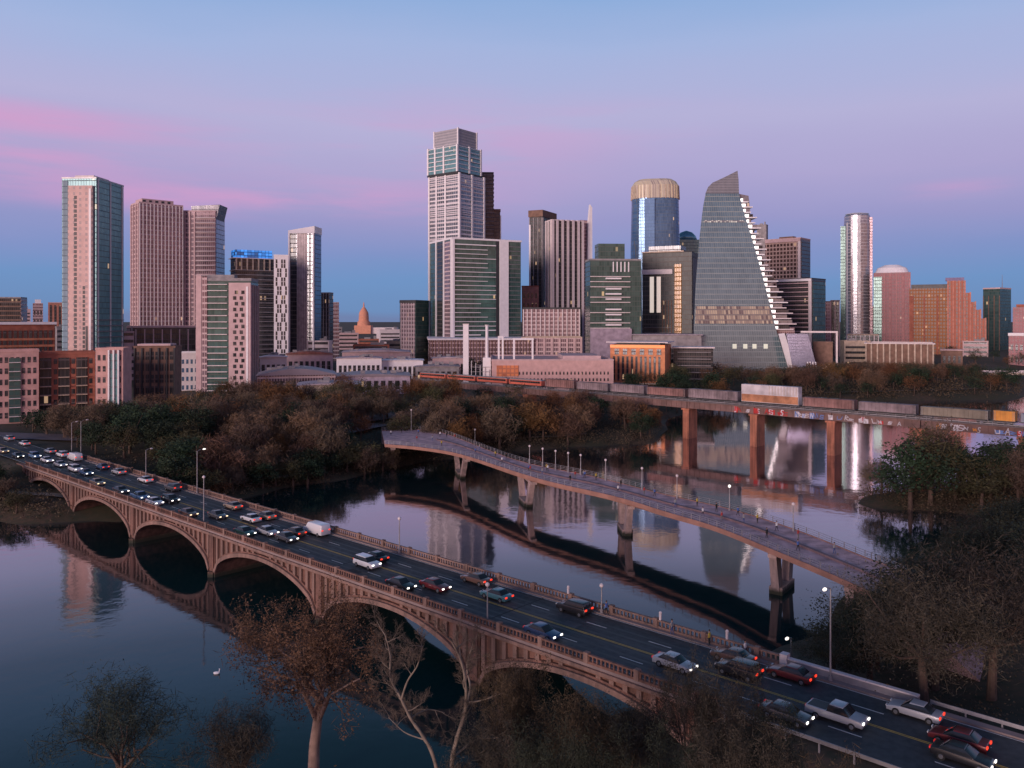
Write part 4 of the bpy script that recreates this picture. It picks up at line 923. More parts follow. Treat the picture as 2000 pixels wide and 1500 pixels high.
# ---- B20
b = Bld('dark_tower', 'dark green tower with a thin antenna near the right edge of the photo', 1920, 1975, 564, 880, -22, .4); b.box('wall', GREENG); b.ribs('F', 4, .8, 0, b.h*.9, BROWN, out=.5); b.cap(PINK, 1.5)
q = MB(); q.tube((b.w*.3,0,b.h), (b.w*.3,0,b.h+16), .45, .15, 6, True); q.build('antenna', STEEL, b.root)
b = Bld('pink_block', 'pink block cut by the right edge of the photo', 1978, 2012, 600, 840, 0, cat='building'); b.box('wall', PK); b.box('roof', BRICK, -b.w*.3, b.w*.4, -b.d*.3, b.d*.3, b.h+.01, b.h+3)
b = Bld('low_block', 'low white-roofed pink block below the cut-off pink one at the right edge', 1970, 2020, 656, 700, 0, cat='building'); b.box('wall', PK); b.box('roof', WHITE, -b.w/2-.5, b.w/2+.5, -b.d/2-.5, b.d/2, b.h+.01, b.h+2.4); b.windows('F', 5, 2, .5, b.h*.8, .5, .5, DARKG)
# ---- B22 far left
b = Bld('office_block', 'grey brown office block standing behind the roofs at the left edge', -10, 53, 582, 640, -18, .2, cat='building'); b.box('wall', DARKG); b.slabs(3, b.h-1, 3.6, BROWN, .3, .9); b.panel('R', .0, 1, 0, b.h, PINKG, 'side_wall', .02, .3); b.cap(GREYC)
b = Bld('pink_block', 'small white-topped block glimpsed left of the leftmost glass tower', 64, 84, 592, 900, 0, cat='building'); b.box('wall', PINKG); b.box('top', WHITE, -b.w*.3, b.w*.3, -b.d*.3, b.d*.3, b.h+.01, b.h+4); b.windows('F', 3, 5, 5, b.h*.9, .5, .5, DARKG)
b = Bld('brick_block', 'narrow orange-red block glimpsed against the leftmost glass tower', 94, 122, 592, 820, 0, cat='building'); b.box('wall', plain('rosy_orange', (.42,.18,.13), .8)); b.strips('F', 3, .5, 2, b.h-2, DARKG); b.cap(PINK)
b = Bld('brick_block', 'low brick building with a white roof edge and orange-brown bands above the pink apartments', -30, 108, 634, 410, 10, .08, cat='building'); b.box('wall', BRICK)
b.fslabs('F', 0, 1, 2, b.h*.85, 3.4, plain('terracotta', (.42,.16,.09), .8), .4, 1.1, 'brick_band'); b.strips('F', 12, .6, b.h*.35, b.h*.92, DARKG, o1=.3); b.box('roof_edge', WHITE, -b.w/2-.8, b.w/2+.8, -b.d/2-.8, b.d/2, b.h+.01, b.h+1.3)
# ---- B23 front apartments, individually windowed
def apart(label, px0, px1, ytop, D, wall, nu, nz, r=0, fs=.2, glass=DARKG, fu=.55, fz=.5, name='apartment_block', balc=False, capm=None):
    b = Bld(name, label, px0, px1, ytop, D, r, fs, 6.5, 'apartments'); b.box('wall', wall); b.windows('F', nu, nz, 1.5, b.h-.8, fu, fz, glass)
    if balc: b.fslabs('F', .1, .9, 3.2, b.h-2, (b.h-2)/nz, STEEL, 1.2, .2, 'balcony')
    b.cap(capm or wall); return b
AP = plain('apartment_pink', (.54,.32,.29), .85, var=.15); AB = plain('apartment_brick', (.34,.12,.08), .85, var=.2)
b = apart('pink apartment block with green-framed windows at the left edge above the road', -18, 76, 688, 300, AP, 8, 6)
b.panel('F', .38, .62, 1, b.h*.92, GREENG, 'glazed_bay', .1, .5); b.fslabs('F', .38, .62, 3, b.h*.9, 3.3, PALE, 1.2, .25)
b = apart('red brick apartment block with dark recessed balconies between two pink ones', 77, 186, 692, 312, AB, 9, 6, fu=.6)
for f in (.02,.34,.66): b.panel('F', f, f+.2, 1, b.h*.95, DARKG, 'glazed_bay', .1, .3); b.fslabs('F', f, f+.2, 3, b.h*.9, 3.4, BEIGE, 1.3, .3)
b = apart('pink-fronted apartment block at the right end of the riverside row', 187, 258, 684, 306, AP, 5, 6, -20, .25)
b.panel('F', .55, .8, 1, b.h*.95, TEALG, 'glazed_bay', .1, .4); b.ribs('F', 3, .5, 0, b.h, WHITE, f0=.5, f1=.85, out=.9)
b = apart('dark brown glazed apartment block right of the pink riverside row', 262, 356, 680, 345, BROWN, 8, 5, -14, .15, fu=.7, fz=.7)
b.ribs('F', 6, .6, 0, b.h, DARK, out=.6); b.box('roof_edge', PINK, -b.w*.4, b.w*.4, -b.d/2-1, b.d*.3, b.h+1, b.h+1.8)
b = Bld('low_block', 'small pale block between the dark brown apartments and the zigzag-window block', 352, 388, 690, 440, 0, cat='building'); b.box('wall', PALE); b.windows('F', 4, 4, 1, b.h*.9, .5, .5, BLUEG); b.cap(WHITE)
# ---- low buildings in the middle
def hall(label, px0, px1, ytop, D, wall, roof, z0=6, rise=2.0, arches=0, bands=0, name='low_hall', r=0):
    b = Bld(name, label, px0, px1, ytop, D, r, .15, z0, 'building'); b.box('wall', wall)
    q = MB(); w = b.w/2+.8; n = 10; q.yprism([(w*(2*i/n-1), b.h+.02+rise*math.sin(math.pi*i/n)) for i in range(n+1)]+[(w,b.h+.01-.0),(-w,b.h+.01)][:0], -b.d/2-.8, b.d/2); q.build('roof', roof, b.root)
    if arches:
        for i in range(arches):
            c = -b.w/2+(i+.5)*b.w/arches; rr = b.w/arches*.38; q = MB()
            q.yprism([(c+rr*math.cos(math.pi*k/8), b.h*.35+rr*math.sin(math.pi*k/8)) for k in range(9)]+[(c-rr,0),(c+rr,0)], -b.d/2-.12, -b.d/2-.02); q.build('arch_opening', DARKG, b.root)
    for _ in range(5): ux = random.uniform(-.4,.4)*b.w; uy = random.uniform(-.35,.3)*b.d; zr = b.h+rise*math.sin(math.pi*(ux/(b.w+1.6)+.5)); q = MB(); q.box(ux-random.uniform(.8,2.2), ux+1.2, uy-1, uy+1, zr-.3, zr+random.uniform(.8,1.8)); q.build('roof_unit', GREYC, b.root)
    if bands: b.strips('F', bands, .6, b.h*.25, b.h*.75, DARKG)
    return b
LR = plain('lilac_metal_roof', (.30,.26,.29), .5, .3, var=.15, scale=.1); PR = plain('pinkish_roof', (.50,.40,.42), .8, var=.15, scale=.15)
hall('wide hall under a shallow grey vaulted roof right of the zigzag-window block', 505, 655, 733, 400, PINKG, LR, 7, 3.2, 0, 12)
hall('small cream arcade with round arches in front of the wide vaulted hall', 584, 704, 752, 372, BEIGE, PR, 7, .8, 6)
hall('pale lilac hall with a flat bluish end left of the red coaches', 655, 800, 735, 420, plain('lilac_wall2', (.46,.38,.46), .8), LR, 7, 1.2, 0, 10)
hall('white low building with dark windows below the capitol', 658, 745, 700, 470, WHITE, PR, 7, .6, 0, 9)
hall('white low building with pink windows right of its dark-windowed neighbour', 746, 826, 704, 480, WHITE, WHITE, 7, .4, 0, 8)
hall('low pink roofed shed behind the white low buildings', 670, 800, 688, 560, PINK, PR, 7, 1.5, 0, 8)
hall('low brick-red roofed hall at the foot of the slender white framed tower', 560, 650, 692, 500, PINK, plain('red_roof', (.36,.15,.11), .8), 7, 1.8, 0, 8)
hall('small white-walled shed under the white patterned tower', 508, 560, 698, 470, PALE, WHITE, 7, 1.2, 0, 5)
hall('grey flat hall with a white portal left of the white stacks', 812, 896, 716, 470, GREYC, LR, 7, .6, 0, 7)
hall('pink hall roof below the long slatted podium', 845, 910, 700, 520, PINK, PR, 7, .8, 0, 6)
b = Bld('colonnade', 'wide beige colonnaded low building in the park right of the silver tower', 1690, 1822, 672, 600, 0, z0=8, cat='building'); b.box('wall', BROWN); b.ribs('F', 12, 1.0, 0, b.h, BEIGE, out=1.2, name='column'); b.cap(PALE, .8, .8)
b = Bld('white_pavilion', 'small pinkish roofed pavilion in the park right of the colonnade', 1838, 1880, 685, 640, 0, z0=9, cat='building'); b.box('wall', BROWN); b.box('roof', PINK, -b.w*.55, b.w*.55, -b.d*.55, b.d*.5, b.h+.01, b.h+1); b.windows('F', 4, 1, .5, b.h*.8, .5, .6, DARKG)
# ---- old power plant with white stacks
b = Bld('power_plant', 'long pink low plant building with rows of small windows behind the rail line', 950, 1194, 705, 440, 4, .06, 6.5, cat='building')
b.box('wall', plain('plant_pink', (.56,.36,.34), .85, var=.12)); b.windows('F', 30, 3, 1, b.h*.7, .4, .45, DARKG, f0=.06); b.cap(PINK, .8)
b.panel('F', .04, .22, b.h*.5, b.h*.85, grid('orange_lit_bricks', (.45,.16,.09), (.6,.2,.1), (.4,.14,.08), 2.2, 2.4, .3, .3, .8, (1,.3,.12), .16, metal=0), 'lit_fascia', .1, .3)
b.box('roof_step', PINK, b.w*.1, b.w*.42, -b.d*.3, b.d*.3, b.h+.01, b.h+2.2)
for i, (px_, yt) in enumerate(((910,634),(951,636))):
    p = at(px_, 0, 455); zt = at(0, yt, 455).z
    o = empty('white_stack', (p.x, 455, 6.5), 0, ['tall white square chimney stack, left one of the two by the pink plant','white round chimney stack with stepped base, right one of the two by the pink plant'][i], 'chimney', 'white chimney stacks')
    q = MB(); zt -= 6.5
    if i == 0: q.box(-1.5,1.5,-1.5,1.5,0,zt)
    else: q.tube((0,0,zt*.5),(0,0,zt),.9,.8,14,True); q.box(-2.2,2.2,-2.2,2.2,0,zt*.5)
    q.build('shaft', WHITE, o); q = MB(); q.box(-1.7,1.7,-1.7,1.7,zt+.01,zt+.5) if i == 0 else q.tube((0,0,zt+.01),(0,0,zt+.5),1.15,1.15,14,True); q.build('rim', PALE, o)
for i, (px_, yt, wd, lb) in enumerate(((978,660,1.1,'white steel portal frame just right of the round chimney stack'),(1022,664,5.2,'wider white open portal frame nearest the striped tower podium'))):
    p = at(px_, 0, 458); zt = at(0, yt, 458).z-6.5; o = empty('steel_gateway', (p.x, 458, 6.5), 0, lb, 'frame')
    for sx in (-wd, wd): q = MB(); q.box(sx-.5, sx+.5, -.5, .5, 0, zt); q.build('post', WHITE, o)
    q = MB(); q.box(-wd-.5, wd+.5, -.5, .5, zt+.01, zt+1.0); q.build('beam', WHITE, o)
o = empty('lattice_frame', (at(938,0,452).x, 452, 6.5), 0, 'white lattice of steel around the foot of the round chimney stack', 'frame')
for i in range(5):
    q = MB(); q.box(-5+i*2.4, -5+i*2.4+.25, -.2, .2, 0, 16-i*1.2); q.build('post', WHITE, o); q = MB(); q.box(-5, 5, .21, .4, 2+i*2.6, 2.25+i*2.6); q.build('beam', STEEL, o)
# ---- orange lit building
b = Bld('orange_hall', 'orange floodlit stone building with tall arched dark windows under a thin flat roof', 1192, 1312, 674, 475, -10, .12, 6.5, cat='building')
b.box('wall', ORANGE); 
for i in range(11): b.panel('F', .05+i*.083, .09+i*.083, b.h*.12, b.h*.72, DARKG, 'window', .02, .1)
for i in range(6): b.panel('F', .08+i*.155, .16+i*.155, b.h*.76, b.h*.9, DARKG, 'window', .02, .1)
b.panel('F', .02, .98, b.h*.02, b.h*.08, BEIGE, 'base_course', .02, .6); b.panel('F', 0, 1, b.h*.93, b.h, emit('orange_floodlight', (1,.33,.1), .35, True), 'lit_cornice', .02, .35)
b.box('roof', PALE, -b.w/2-2, b.w/2+2, -b.d/2-2.5, b.d/2, b.h+1.3, b.h+1.9); b.box('attic', DARK, -b.w*.4, b.w*.4, -b.d*.4, b.d*.4, b.h+.01, b.h+1.29)
b = Bld('dark_pavilion', 'dark glass hall with a thin pale roof between the orange building and the sail-shaped tower', 1316, 1392, 680, 490, 0, z0=6.5, cat='building'); b.box('wall', DARKG); b.box('roof', PALE, -b.w/2-1, b.w/2+1, -b.d/2-2, b.d/2, b.h+.01, b.h+.7); b.fslabs('F', .1, .95, 3, b.h-2, 4, GREYC, 1.5, .4, 'floor_slab')
# ---- capitol
D = 1500; p = at(709, 655, D); o = empty('capitol', (p.x, D, p.z-10), 0, 'distant domed capitol building glowing pink-orange on the horizon', 'capitol')
PKG = plain('sunset_granite', (.62,.28,.18), .8, var=.1)
k = D/F; q = MB(); q.box(-42*k*.35, 42*k*1.5, 0, 40, 0, 26*k*1.0); q.build('wing', PALE, o)
q = MB(); q.box(-16*k, 16*k, -6, 20, 0, 30*k*1.0); q.build('centre_block', PKG, o)
MB().loft([(30*k,13*k,13*k),(38*k,12*k,12*k),(38.2*k,10*k,10*k),(50*k,9.5*k,9.5*k)], 20, 1, 0, 8).build('drum', PKG, o)
MB().loft([(50.2*k,9.6*k,9.6*k),(56*k,8.6*k,8.6*k),(62*k,5*k,5*k),(66*k,2*k,2*k)], 20, 1, 0, 8).build('dome', PKG, o)
MB().loft([(66.2*k,1.6*k,1.6*k),(72*k,1.2*k,1.2*k),(76*k,.3*k,.3*k)], 10, 1, 0, 8).build('lantern', PKG, o)
# ---- background fillers far off, each its own block
fil = [(655,700,652,900,PINK,'far low pink block left below the capitol dome'),(735,782,645,1000,PALE,'far pale block right below the capitol dome'),(700,740,664,820,BRICK,'far brick-red block straight below the capitol dome'),
(630,668,640,1100,GREYC,'far grey block between the framed tower and the capitol'),(1130,1146,610,760,GREYC,'slender grey block left edge of the stepped green glass block'),(1478,1500,440,860,GREYC,'grey slab top showing behind the lit terraces of the sail-shaped tower'),
(1700,1712,600,1000,PINK,'thin pink block squeezed between the silver and pink hotel towers'),(1914,1924,640,1000,BRICK,'thin brick block left beside the dark green tower'),(1640,1700,668,640,BEIGE,'low beige block in front of the silver tower'),
(1880,1930,668,760,PINK,'low pink block below the stepped red tower'),(20,60,605,1000,PINK,'far pink block behind the grey brown office at left'),(440,470,600,760,PALE,'pale block glimpsed over the zigzag-window block'),
(108,128,640,640,GREYC,'grey block at the foot of the leftmost glass tower'),(240,262,650,500,PINK,'narrow pink block between the glass tower and the ribbed pink tower'),(1770,1790,640,900,PINK,'narrow pink annex right of the pink hotel tower'),
(600,650,668,600,PALE,'pale low block behind the brick-red roofed hall'),(690,760,676,640,BRICK,'low brick block with pale edge behind the pink roofed shed'),(755,800,668,700,BEIGE,'low beige block left of the slab tower foot')]
for p0, p1, yt, D, mt, lb in fil:
    b = Bld('city_block', lb, p0, p1, yt, D, random.choice((-12,0,12)), .15, cat='building', z0=4); b.box('wall', mt)
    n = max(2, int((p1-p0)/7)); 
    for z in np.arange(2, b.h-1.5, 4.2)[:20]: b.panel('F', .05, .95, z, z+1.8, DARKG, 'window_band', .02, .12)
    b.cap(mt, 1.0); b.plant(.3, .3, 2.5, random.uniform(-.2,.2)); b.plant(.12, .2, 4, .3, -.2)

# ------------------------------------------------------------------ far road bridge at the right edge
o = empty('far_bridge', at(1980, 740, 560), R(-8), 'thin pale road bridge low over the water at the far right edge', 'bridge'); o.location.z = 0
q = MB(); q.box(-18, 120, -6, 6, 7.8, 9.2); q.build('deck', BEIGE, o); 
for x in (-10, 20, 50, 80, 110): q = MB(); q.box(x-1, x+1, -5, 5, -3, 7.78); q.build('pier', GREYC, o)
for y in (-5.9, 5.9): q = MB(); q.box(-18, 120, y-.1, y+.1, 9.22, 10.2); q.build('parapet', PALE, o)

# ------------------------------------------------------------------ lamp posts
def lamp(name, loc, h, arm, rz, label, group, lit=False, cat='street lamp'):
    o = empty(name, loc, rz, label, cat, group)
    MB().tube((0,0,0), (0,0,h), .11, .07, 8, True).build('pole', STEEL, o)
    q = MB(); q.tube((0,0,0),(0,0,.5),.22,.18,8,True); q.build('base', GREYC, o)
    if arm:
        q = MB(); q.tube((0,0,h-.1),(arm*.5,0,h+.25),.05,.05,6); q.tube((arm*.5,0,h+.25),(arm,0,h+.3),.05,.045,6); q.build('arm', STEEL, o)
        q = MB(); q.loft([(h+.12,.34,.15),(h+.26,.38,.18),(h+.36,.2,.1)], 10, 1, arm+.1, 0); q.build('lamp_head', LAMPH if lit else PALE, o)
    else: MB().loft([(h,.12,.12),(h+.2,.28,.28),(h+.42,.24,.24),(h+.55,.05,.05)], 10, 1).build('lamp_head', LAMPH if lit else PALE, o)
    return o
LAMPH = emit('lamp_lit', (1,.9,.8), 1.6)
def on_bridge(px, n):      # station on the line n seen at column px
    a = (px-1000)/F; t = n/(NX*a+NY); return UX*a*t+UY*t
i = 0
for px, n, h, arm, lit, lb in ((398,N0+.9,8.5,0,0,'thin tall pole on the near parapet of the road bridge above the third arch'),(385,N1-.7,9,1.5,1,'tall lamp post on the far parapet near the thin tall pole'),(158,N1-.7,10,1.5,0,'lamp post on the far side of the road bridge near its left end'),
    (140,N1-.7,9,1.2,0,'lamp post just left of the leftmost tall lamp post on the bridge'),(285,N1-.7,6.5,1.2,0,'short lamp post against the dark green trees left of the river'),(952,N0+.9,4.6,0,0,'short thin pole on the near parapet above the pier right of the fourth arch'),
    (780,N1-.7,5.2,0,0,'thin short pole on the far parapet against the purple water'),(1622,N1-.6,9.5,-1.6,1,'tall lit lamp post on the far side where the bridge meets the right bank'),(1545,N1+8,5,-1.2,1,'curved lit lamp left of the tall lamp on the right bank'),(1175,N1-.7,3.2,0,0,'stubby post on the far parapet left of the last bridge span')):
    s = on_bridge(px, n); z = ROADZ+.16 if n < N1+1 else float(gz(*BP(s,n).xy))
    lamp('lamp_post' if (arm or lit) else 'pole', BP(s, n, z), h, arm, ang+R(90) if n > NM else ang-R(90), lb, None, bool(lit), 'street lamp' if arm else 'pole')
ords = ['first','second','third','fourth','fifth','sixth','seventh','eighth','ninth','tenth','eleventh','twelfth','thirteenth','fourteenth','fifteenth','sixteenth']
for k, px in enumerate((800,915,932,1028,1053,1085,1108,1132,1188,1250,1322,1427,1556)):
    j = min(range(len(far)), key=lambda i: abs((far[i].x/far[i].y*F+1000)-px)); p = far[j].lerp(near[j], .06)
    lamp('lamp_post', p, 4.4 if k else 6.5, 0, 0, f'slim lamp post along the far railing of the footbridge, {ords[k]} from the left', 'footbridge lamp posts', px == 1427)
for k, px in enumerate((1110,1290,1420)):
    s = on_bridge(px, N1-.5)
    o = empty('warning_light', BP(s, N1-.5, ROADZ+1.3), ang, f'small pale fixture on the far parapet over the purple water, {ords[k]} from the left', 'fixture'); q = MB(); q.box(-.12,.12,-.12,.12,0,.7); q.build('housing', PALE, o); MB().loft([(.71,.16,.16),(.9,.2,.2),(1.05,.1,.1)],8).build('lens', PALE, o)

# ------------------------------------------------------------------ vehicles
GLS = plain('car_glass', (.02,.025,.03), .08, .0, var=.1); TYRE = plain('tyre_rubber', (.02,.02,.02), .9); RIM = plain('wheel_rim', (.4,.4,.42), .3, .8)
HL = emit('headlight_lit', (1,.93,.85), 3.2, True); HLD = plain('lamp_glass_clear', (.6,.6,.6), .2); TL = emit('taillight_lit', (1,.05,.02), 1.2); TLD = emit('taillight_dim', (.6,.02,.02), .5)
HLW = emit('headlight_warm', (1,.75,.45), 1.8)
def carpaint(name, c, metal=.2):
    if name in _pl: return _pl[name]
    m, nt, b = newmat(name); b.inputs['Base Color'].default_value = c4(c); b.inputs['Metallic'].default_value = metal; b.inputs['Roughness'].default_value = .32; b.inputs['Coat Weight'].default_value = .6; b.inputs['Coat Roughness'].default_value = .08
    _pl[name] = m; return m
CP = {'white':(.75,.75,.77),'silver':(.42,.43,.46),'black':(.02,.02,.024),'dark blue':(.04,.08,.17),'dark grey':(.09,.09,.10),'red':(.38,.03,.03),'dark green':(.03,.08,.07),'teal':(.08,.22,.25),'brown':(.16,.09,.07),'tan':(.35,.26,.19),'blue':(.10,.20,.36),'maroon':(.14,.02,.025)}
def shell(prof, W, tw, bev=.07):      # side outline swept across, upper points pulled in
    zs = [p[1] for p in prof]; z0, z1 = min(zs), max(zs); mb = MB(); n = len(prof)
    def hw(z): return W/2-(W-tw)/2*max(0, (z-z0)/(z1-z0))**1.5
    a = mb.pts([(x,-hw(z),z) for x, z in prof]); c = mb.pts([(x,hw(z),z) for x, z in prof])
    mb.face(*[a+i for i in range(n)]); mb.face(*[c+i for i in range(n)][::-1])
    for i in range(n): j = (i+1) % n; mb.face(a+j, a+i, c+i, c+j)
    bm = bmesh.new(); me = bpy.data.meshes.new('shell'); me.from_pydata(mb.v, [], mb.f); bm.from_mesh(me)
    bmesh.ops.recalc_face_normals(bm, faces=bm.faces)
    if bev: bmesh.ops.bevel(bm, geom=list(bm.edges), offset=bev, segments=2, affect='EDGES', profile=.6)
    bm.to_mesh(me); bm.free(); me.polygons.foreach_set('use_smooth', [True]*len(me.polygons)); return me
PROF = {
 'sedan': dict(body=[(-2.3,.32),(2.3,.32),(2.34,.62),(2.1,.78),(1.0,.94),(-1.65,.98),(-2.28,.92),(-2.33,.6)], cab=[(-1.75,.9),(1.15,.88),(.35,1.40),(-1.05,1.42)], roof=(-1.0,.32,1.40), W=1.8, top=1.3, L=2.3, hz=.68, tz=.8),
 'suv': dict(body=[(-2.3,.36),(2.3,.36),(2.34,.75),(2.15,.98),(1.15,1.10),(-2.2,1.12),(-2.33,.7)], cab=[(-2.15,1.05),(1.3,1.02),(.6,1.66),(-1.95,1.68)], roof=(-1.9,.55,1.66), W=1.88, top=1.45, L=2.3, hz=.85, tz=1.0),
 'van': dict(body=[(-2.8,.36),(2.7,.36),(2.75,.85),(2.5,1.1),(1.9,1.3),(1.3,2.05),(-2.7,2.1),(-2.82,1.2)], cab=[(1.1,1.25),(2.15,1.22),(1.45,1.9),(1.1,1.9)], roof=(-2.6,1.2,2.06), W=1.98, top=1.8, L=2.75, hz=.8, tz=1.2),
 'pickup': dict(body=[(-2.7,.42),(2.6,.42),(2.64,.8),(2.4,1.0),(1.4,1.08),(-2.65,1.1),(-2.72,.7)], cab=[(-.7,1.05),(1.45,1.02),(.85,1.68),(-.5,1.7)], roof=(-.48,.82,1.68), W=1.92, top=1.45, L=2.6, hz=.85, tz=.95),
}
_cm = {}
def car(kind, colr, s, n, heading, label, lights='bright', name=None, loc=None, rz=None, group='traffic on the road bridge'):
    P = PROF[kind]; paint = carpaint(colr.replace(' ','_')+'_car_paint', CP[colr])
    base = loc if loc else BP(s, n, ROADZ+.005)
    root = empty(kind if kind in ('van',) else {'sedan':'car','suv':'suv','pickup':'pickup_truck'}[kind], base, (ang if heading > 0 else ang+math.pi) if rz is None else rz, label, {'sedan':'car','suv':'car','van':'van','pickup':'pickup truck'}[kind], group)
    def part(key, mk, mat, nm, par=root):
        k = (kind, key, mat.name)
        if k not in _cm: me = mk(); me.name = nm; me.materials.clear(); me.materials.append(mat); _cm[k] = me
        o = bpy.data.objects.new(nm, _cm[k]); col.objects.link(o); o.parent = par; return o
    part('body', lambda: shell(P['body'], P['W'], P['W']*.93), paint, 'body')
    part('cab', lambda: shell(P['cab'], P['W']*.93, P['top'], .03), GLS, 'windows')
    r0, r1, rz_ = P['roof']
    part('roof', lambda: shell([(r0,rz_-.02),(r1,rz_-.02),(r1-.06,rz_+.07),(r0+.08,rz_+.07)], P['top']+.04, P['top']-.12, .02), paint, 'roof')
    for i, x in enumerate((-P['L']*.63, P['L']*.63)):
        for sg in (-1, 1):
            y = sg*(P['W']/2-.08)
            w = part(f'w{i}{sg}', lambda: MB().tube((x,y-.1,.34),(x,y+.12*1,.34),.34,.34,14,True).mesh('wheel', TYRE), TYRE, 'wheel')
            part(f'r{i}{sg}', lambda: MB().tube((x,y+sg*.11,.34),(x,y+sg*.14,.34),.2,.18,10,True).mesh('rim', RIM), RIM, 'rim', w)
    hm = {'bright':HL,'warm':HLW,'tail':HLD,'off':HLD}[lights]; tm = TL if lights == 'tail' else (TLD if lights != 'off' else plain('taillight_off',(.2,.01,.01),.3))
    for sg in (-1, 1):
        y = sg*P['W']*.36
        part(f'h{sg}', lambda: MB().box(P['L']-.02,P['L']+.07,y-.17,y+.17,P['hz']-.09,P['hz']+.08).mesh('headlight', hm), hm, 'headlight')
        part(f't{sg}', lambda: MB().box(-P['L']-.09,-P['L']+.02,y-.17,y+.17,P['tz']-.1,P['tz']+.1).mesh('taillight', tm), tm, 'taillight')
    if kind == 'pickup': part('bed', lambda: MB().box(-2.5,-.8,-.75,.75,1.03,1.115).mesh('bed', DARK), DARK, 'bed')
    return root
def car_px(kind, colr, px, py, heading, label, lights=None):
    p = on(px, py, ROADZ+.7); s = UX*p.x+UY*p.y; n = NX*p.x+NY*p.y
    ln = min((l for l in LANES if (l < NM) == (heading > 0)), key=lambda l: abs(l-n))
    s = on_bridge(px, ln)
    if (kind, ln) and any(abs(s-q[0]) < 5.6 and q[1] == ln for q in USED):
        alt = [l for l in LANES if (l < NM) == (heading > 0) and l != ln][0]
        if not any(abs(s-q[0]) < 5.6 and q[1] == alt for q in USED): ln = alt
        else:
            for k in range(60):
                for t in (s-k*.5, s+k*.5):
                    if not any(abs(t-q[0]) < 5.6 and q[1] == ln for q in USED): break
                else: continue
                break
            s = t
    USED.append((s, ln)); car(kind, colr, s, ln, heading, label, lights or ('bright' if heading > 0 else 'tail'))
USED = []
for a in (
 ('suv','white',717,1098,1,'white suv heading right in the middle of the road bridge'),
 ('sedan','black',783,1141,1,'black car with bright headlights just right of and below the white suv'),
 ('sedan','maroon',850,1141,1,'dark red car with one dazzling headlight right of the black car'),
 ('sedan','dark blue',1060,1230,1,'dark blue car alone in the near lanes above the tall pier'),
 ('sedan','silver',1318,1289,1,'silver car heading right, partly behind the tops of the dark trees'),
 ('pickup','silver',1635,1388,1,'silver pickup with bright headlights at lower right, front one of a close pair'),
 ('sedan','dark grey',1560,1378,1,'dark grey car following right behind the silver pickup at lower right'),
 ('sedan','black',1880,1480,1,'black car with bright headlights in the bottom right corner'),
 ('sedan','dark green',478,1037,1,'dark green car in the near lane left of the pair with bright headlights'),
 ('sedan','dark grey',560,1056,1,'dark grey car with bright headlights, ahead of a silver one left of the white van'),
 ('sedan','silver',538,1040,1,'silver car right behind the dark grey car with bright headlights'),
 ('sedan','brown',368,998,1,'brown car hugging the near parapet above the second full arch','warm'),
 ('sedan','dark grey',425,1000,1,'dark grey car with warm headlights above the third arch','warm'),
 ('pickup','blue',273,966,1,'blue pickup truck with lit headlights above the first full arch'),
 ('suv','black',333,970,1,'black suv right of the blue pickup truck'),
 ('sedan','tan',190,938,1,'tan car with warm headlights above the far left arch','warm'),
 ('suv','white',147,917,1,'white suv with headlights at the left end of the bridge, nearest the tan car'),
 ('sedan','silver',118,907,1,'silver car close to the near parapet just left of the white suv'),
 ('sedan','white',92,897,1,'white car in the cluster at the left end of the bridge'),
 ('suv','blue',68,886,1,'blue suv in the cluster at the left end of the bridge'),
 ('sedan','black',35,886,1,'black car with headlights left of the blue suv'),
 ('sedan','tan',6,880,1,'tan car at the very left edge of the photo','warm'),
 ('van','white',618,1028,-1,'white van in the far lane beside the parapet, left of centre'),
 ('sedan','white',490,1007,-1,'white car in the far lanes left of the white van'),
 ('sedan','tan',519,1000,-1,'tan car close behind the white car left of the white van'),
 ('sedan','tan',455,988,-1,'tan car beside the far parapet, above the third arch'),
 ('sedan','black',733,1079,-1,'black car in the far lane beyond the white suv'),
 ('sedan','brown',930,1126,-1,'brown car beside the far parapet right of centre'),
 ('sedan','teal',970,1160,-1,'teal car in the inner far lane below the brown car'),
 ('suv','black',1122,1182,-1,'black suv with red tail lights near the far parapet right of centre'),
 ('sedan','brown',1432,1268,-1,'brown car nearest the far parapet before the tall lit lamp post'),
 ('suv','black',1468,1284,-1,'black suv with red tail lights left below the tall lit lamp post'),
 ('sedan','maroon',1545,1325,-1,'dark red car with glowing tail lights below the tall lit lamp post'),
 ('sedan','silver',1787,1378,-1,'silver car with bright tail lights next to the guard rail at right'),
 ('sedan','maroon',1890,1400,-1,'dark red car with tail lights nearest the right edge'),
 ('sedan','brown',576,1048,-1,'dark brown car in the far lanes below the white van'),
 ('sedan','dark blue',200,908,-1,'dark blue car in the far lane below the left lamp post'),
 ('van','white',146,894,-1,'white van under the leftmost tall lamp post'),
 ('sedan','white',284,934,-1,'white car alone in the far lane before the dark green trees'),
 ('sedan','silver',98,880,-1,'silver car in the far lane behind the left-end cluster'),
 ('sedan','silver',232,922,-1,'silver car in the far lane just left of the lone white car'),
 ('suv','white',122,884,-1,'white suv in the far lane directly left of the white van under the lamp post'),
 ('sedan','white',48,868,-1,'white car in the far lane near the left edge'),
 ('sedan','dark grey',236,953,1,'dark grey car between the tan car and the blue pickup truck'),
 ('sedan','white',302,978,1,'white car close behind the blue pickup truck and black suv'),
 ('suv','silver',18,860,-1,'silver suv in the far lane at the left edge'),
 ('sedan','dark blue',168,925,1,'dark blue car right behind the white suv at the left end'),
 ('suv','dark grey',338,950,-1,'dark grey suv beside the far parapet right of the lone white car'),
): car_px(*a)
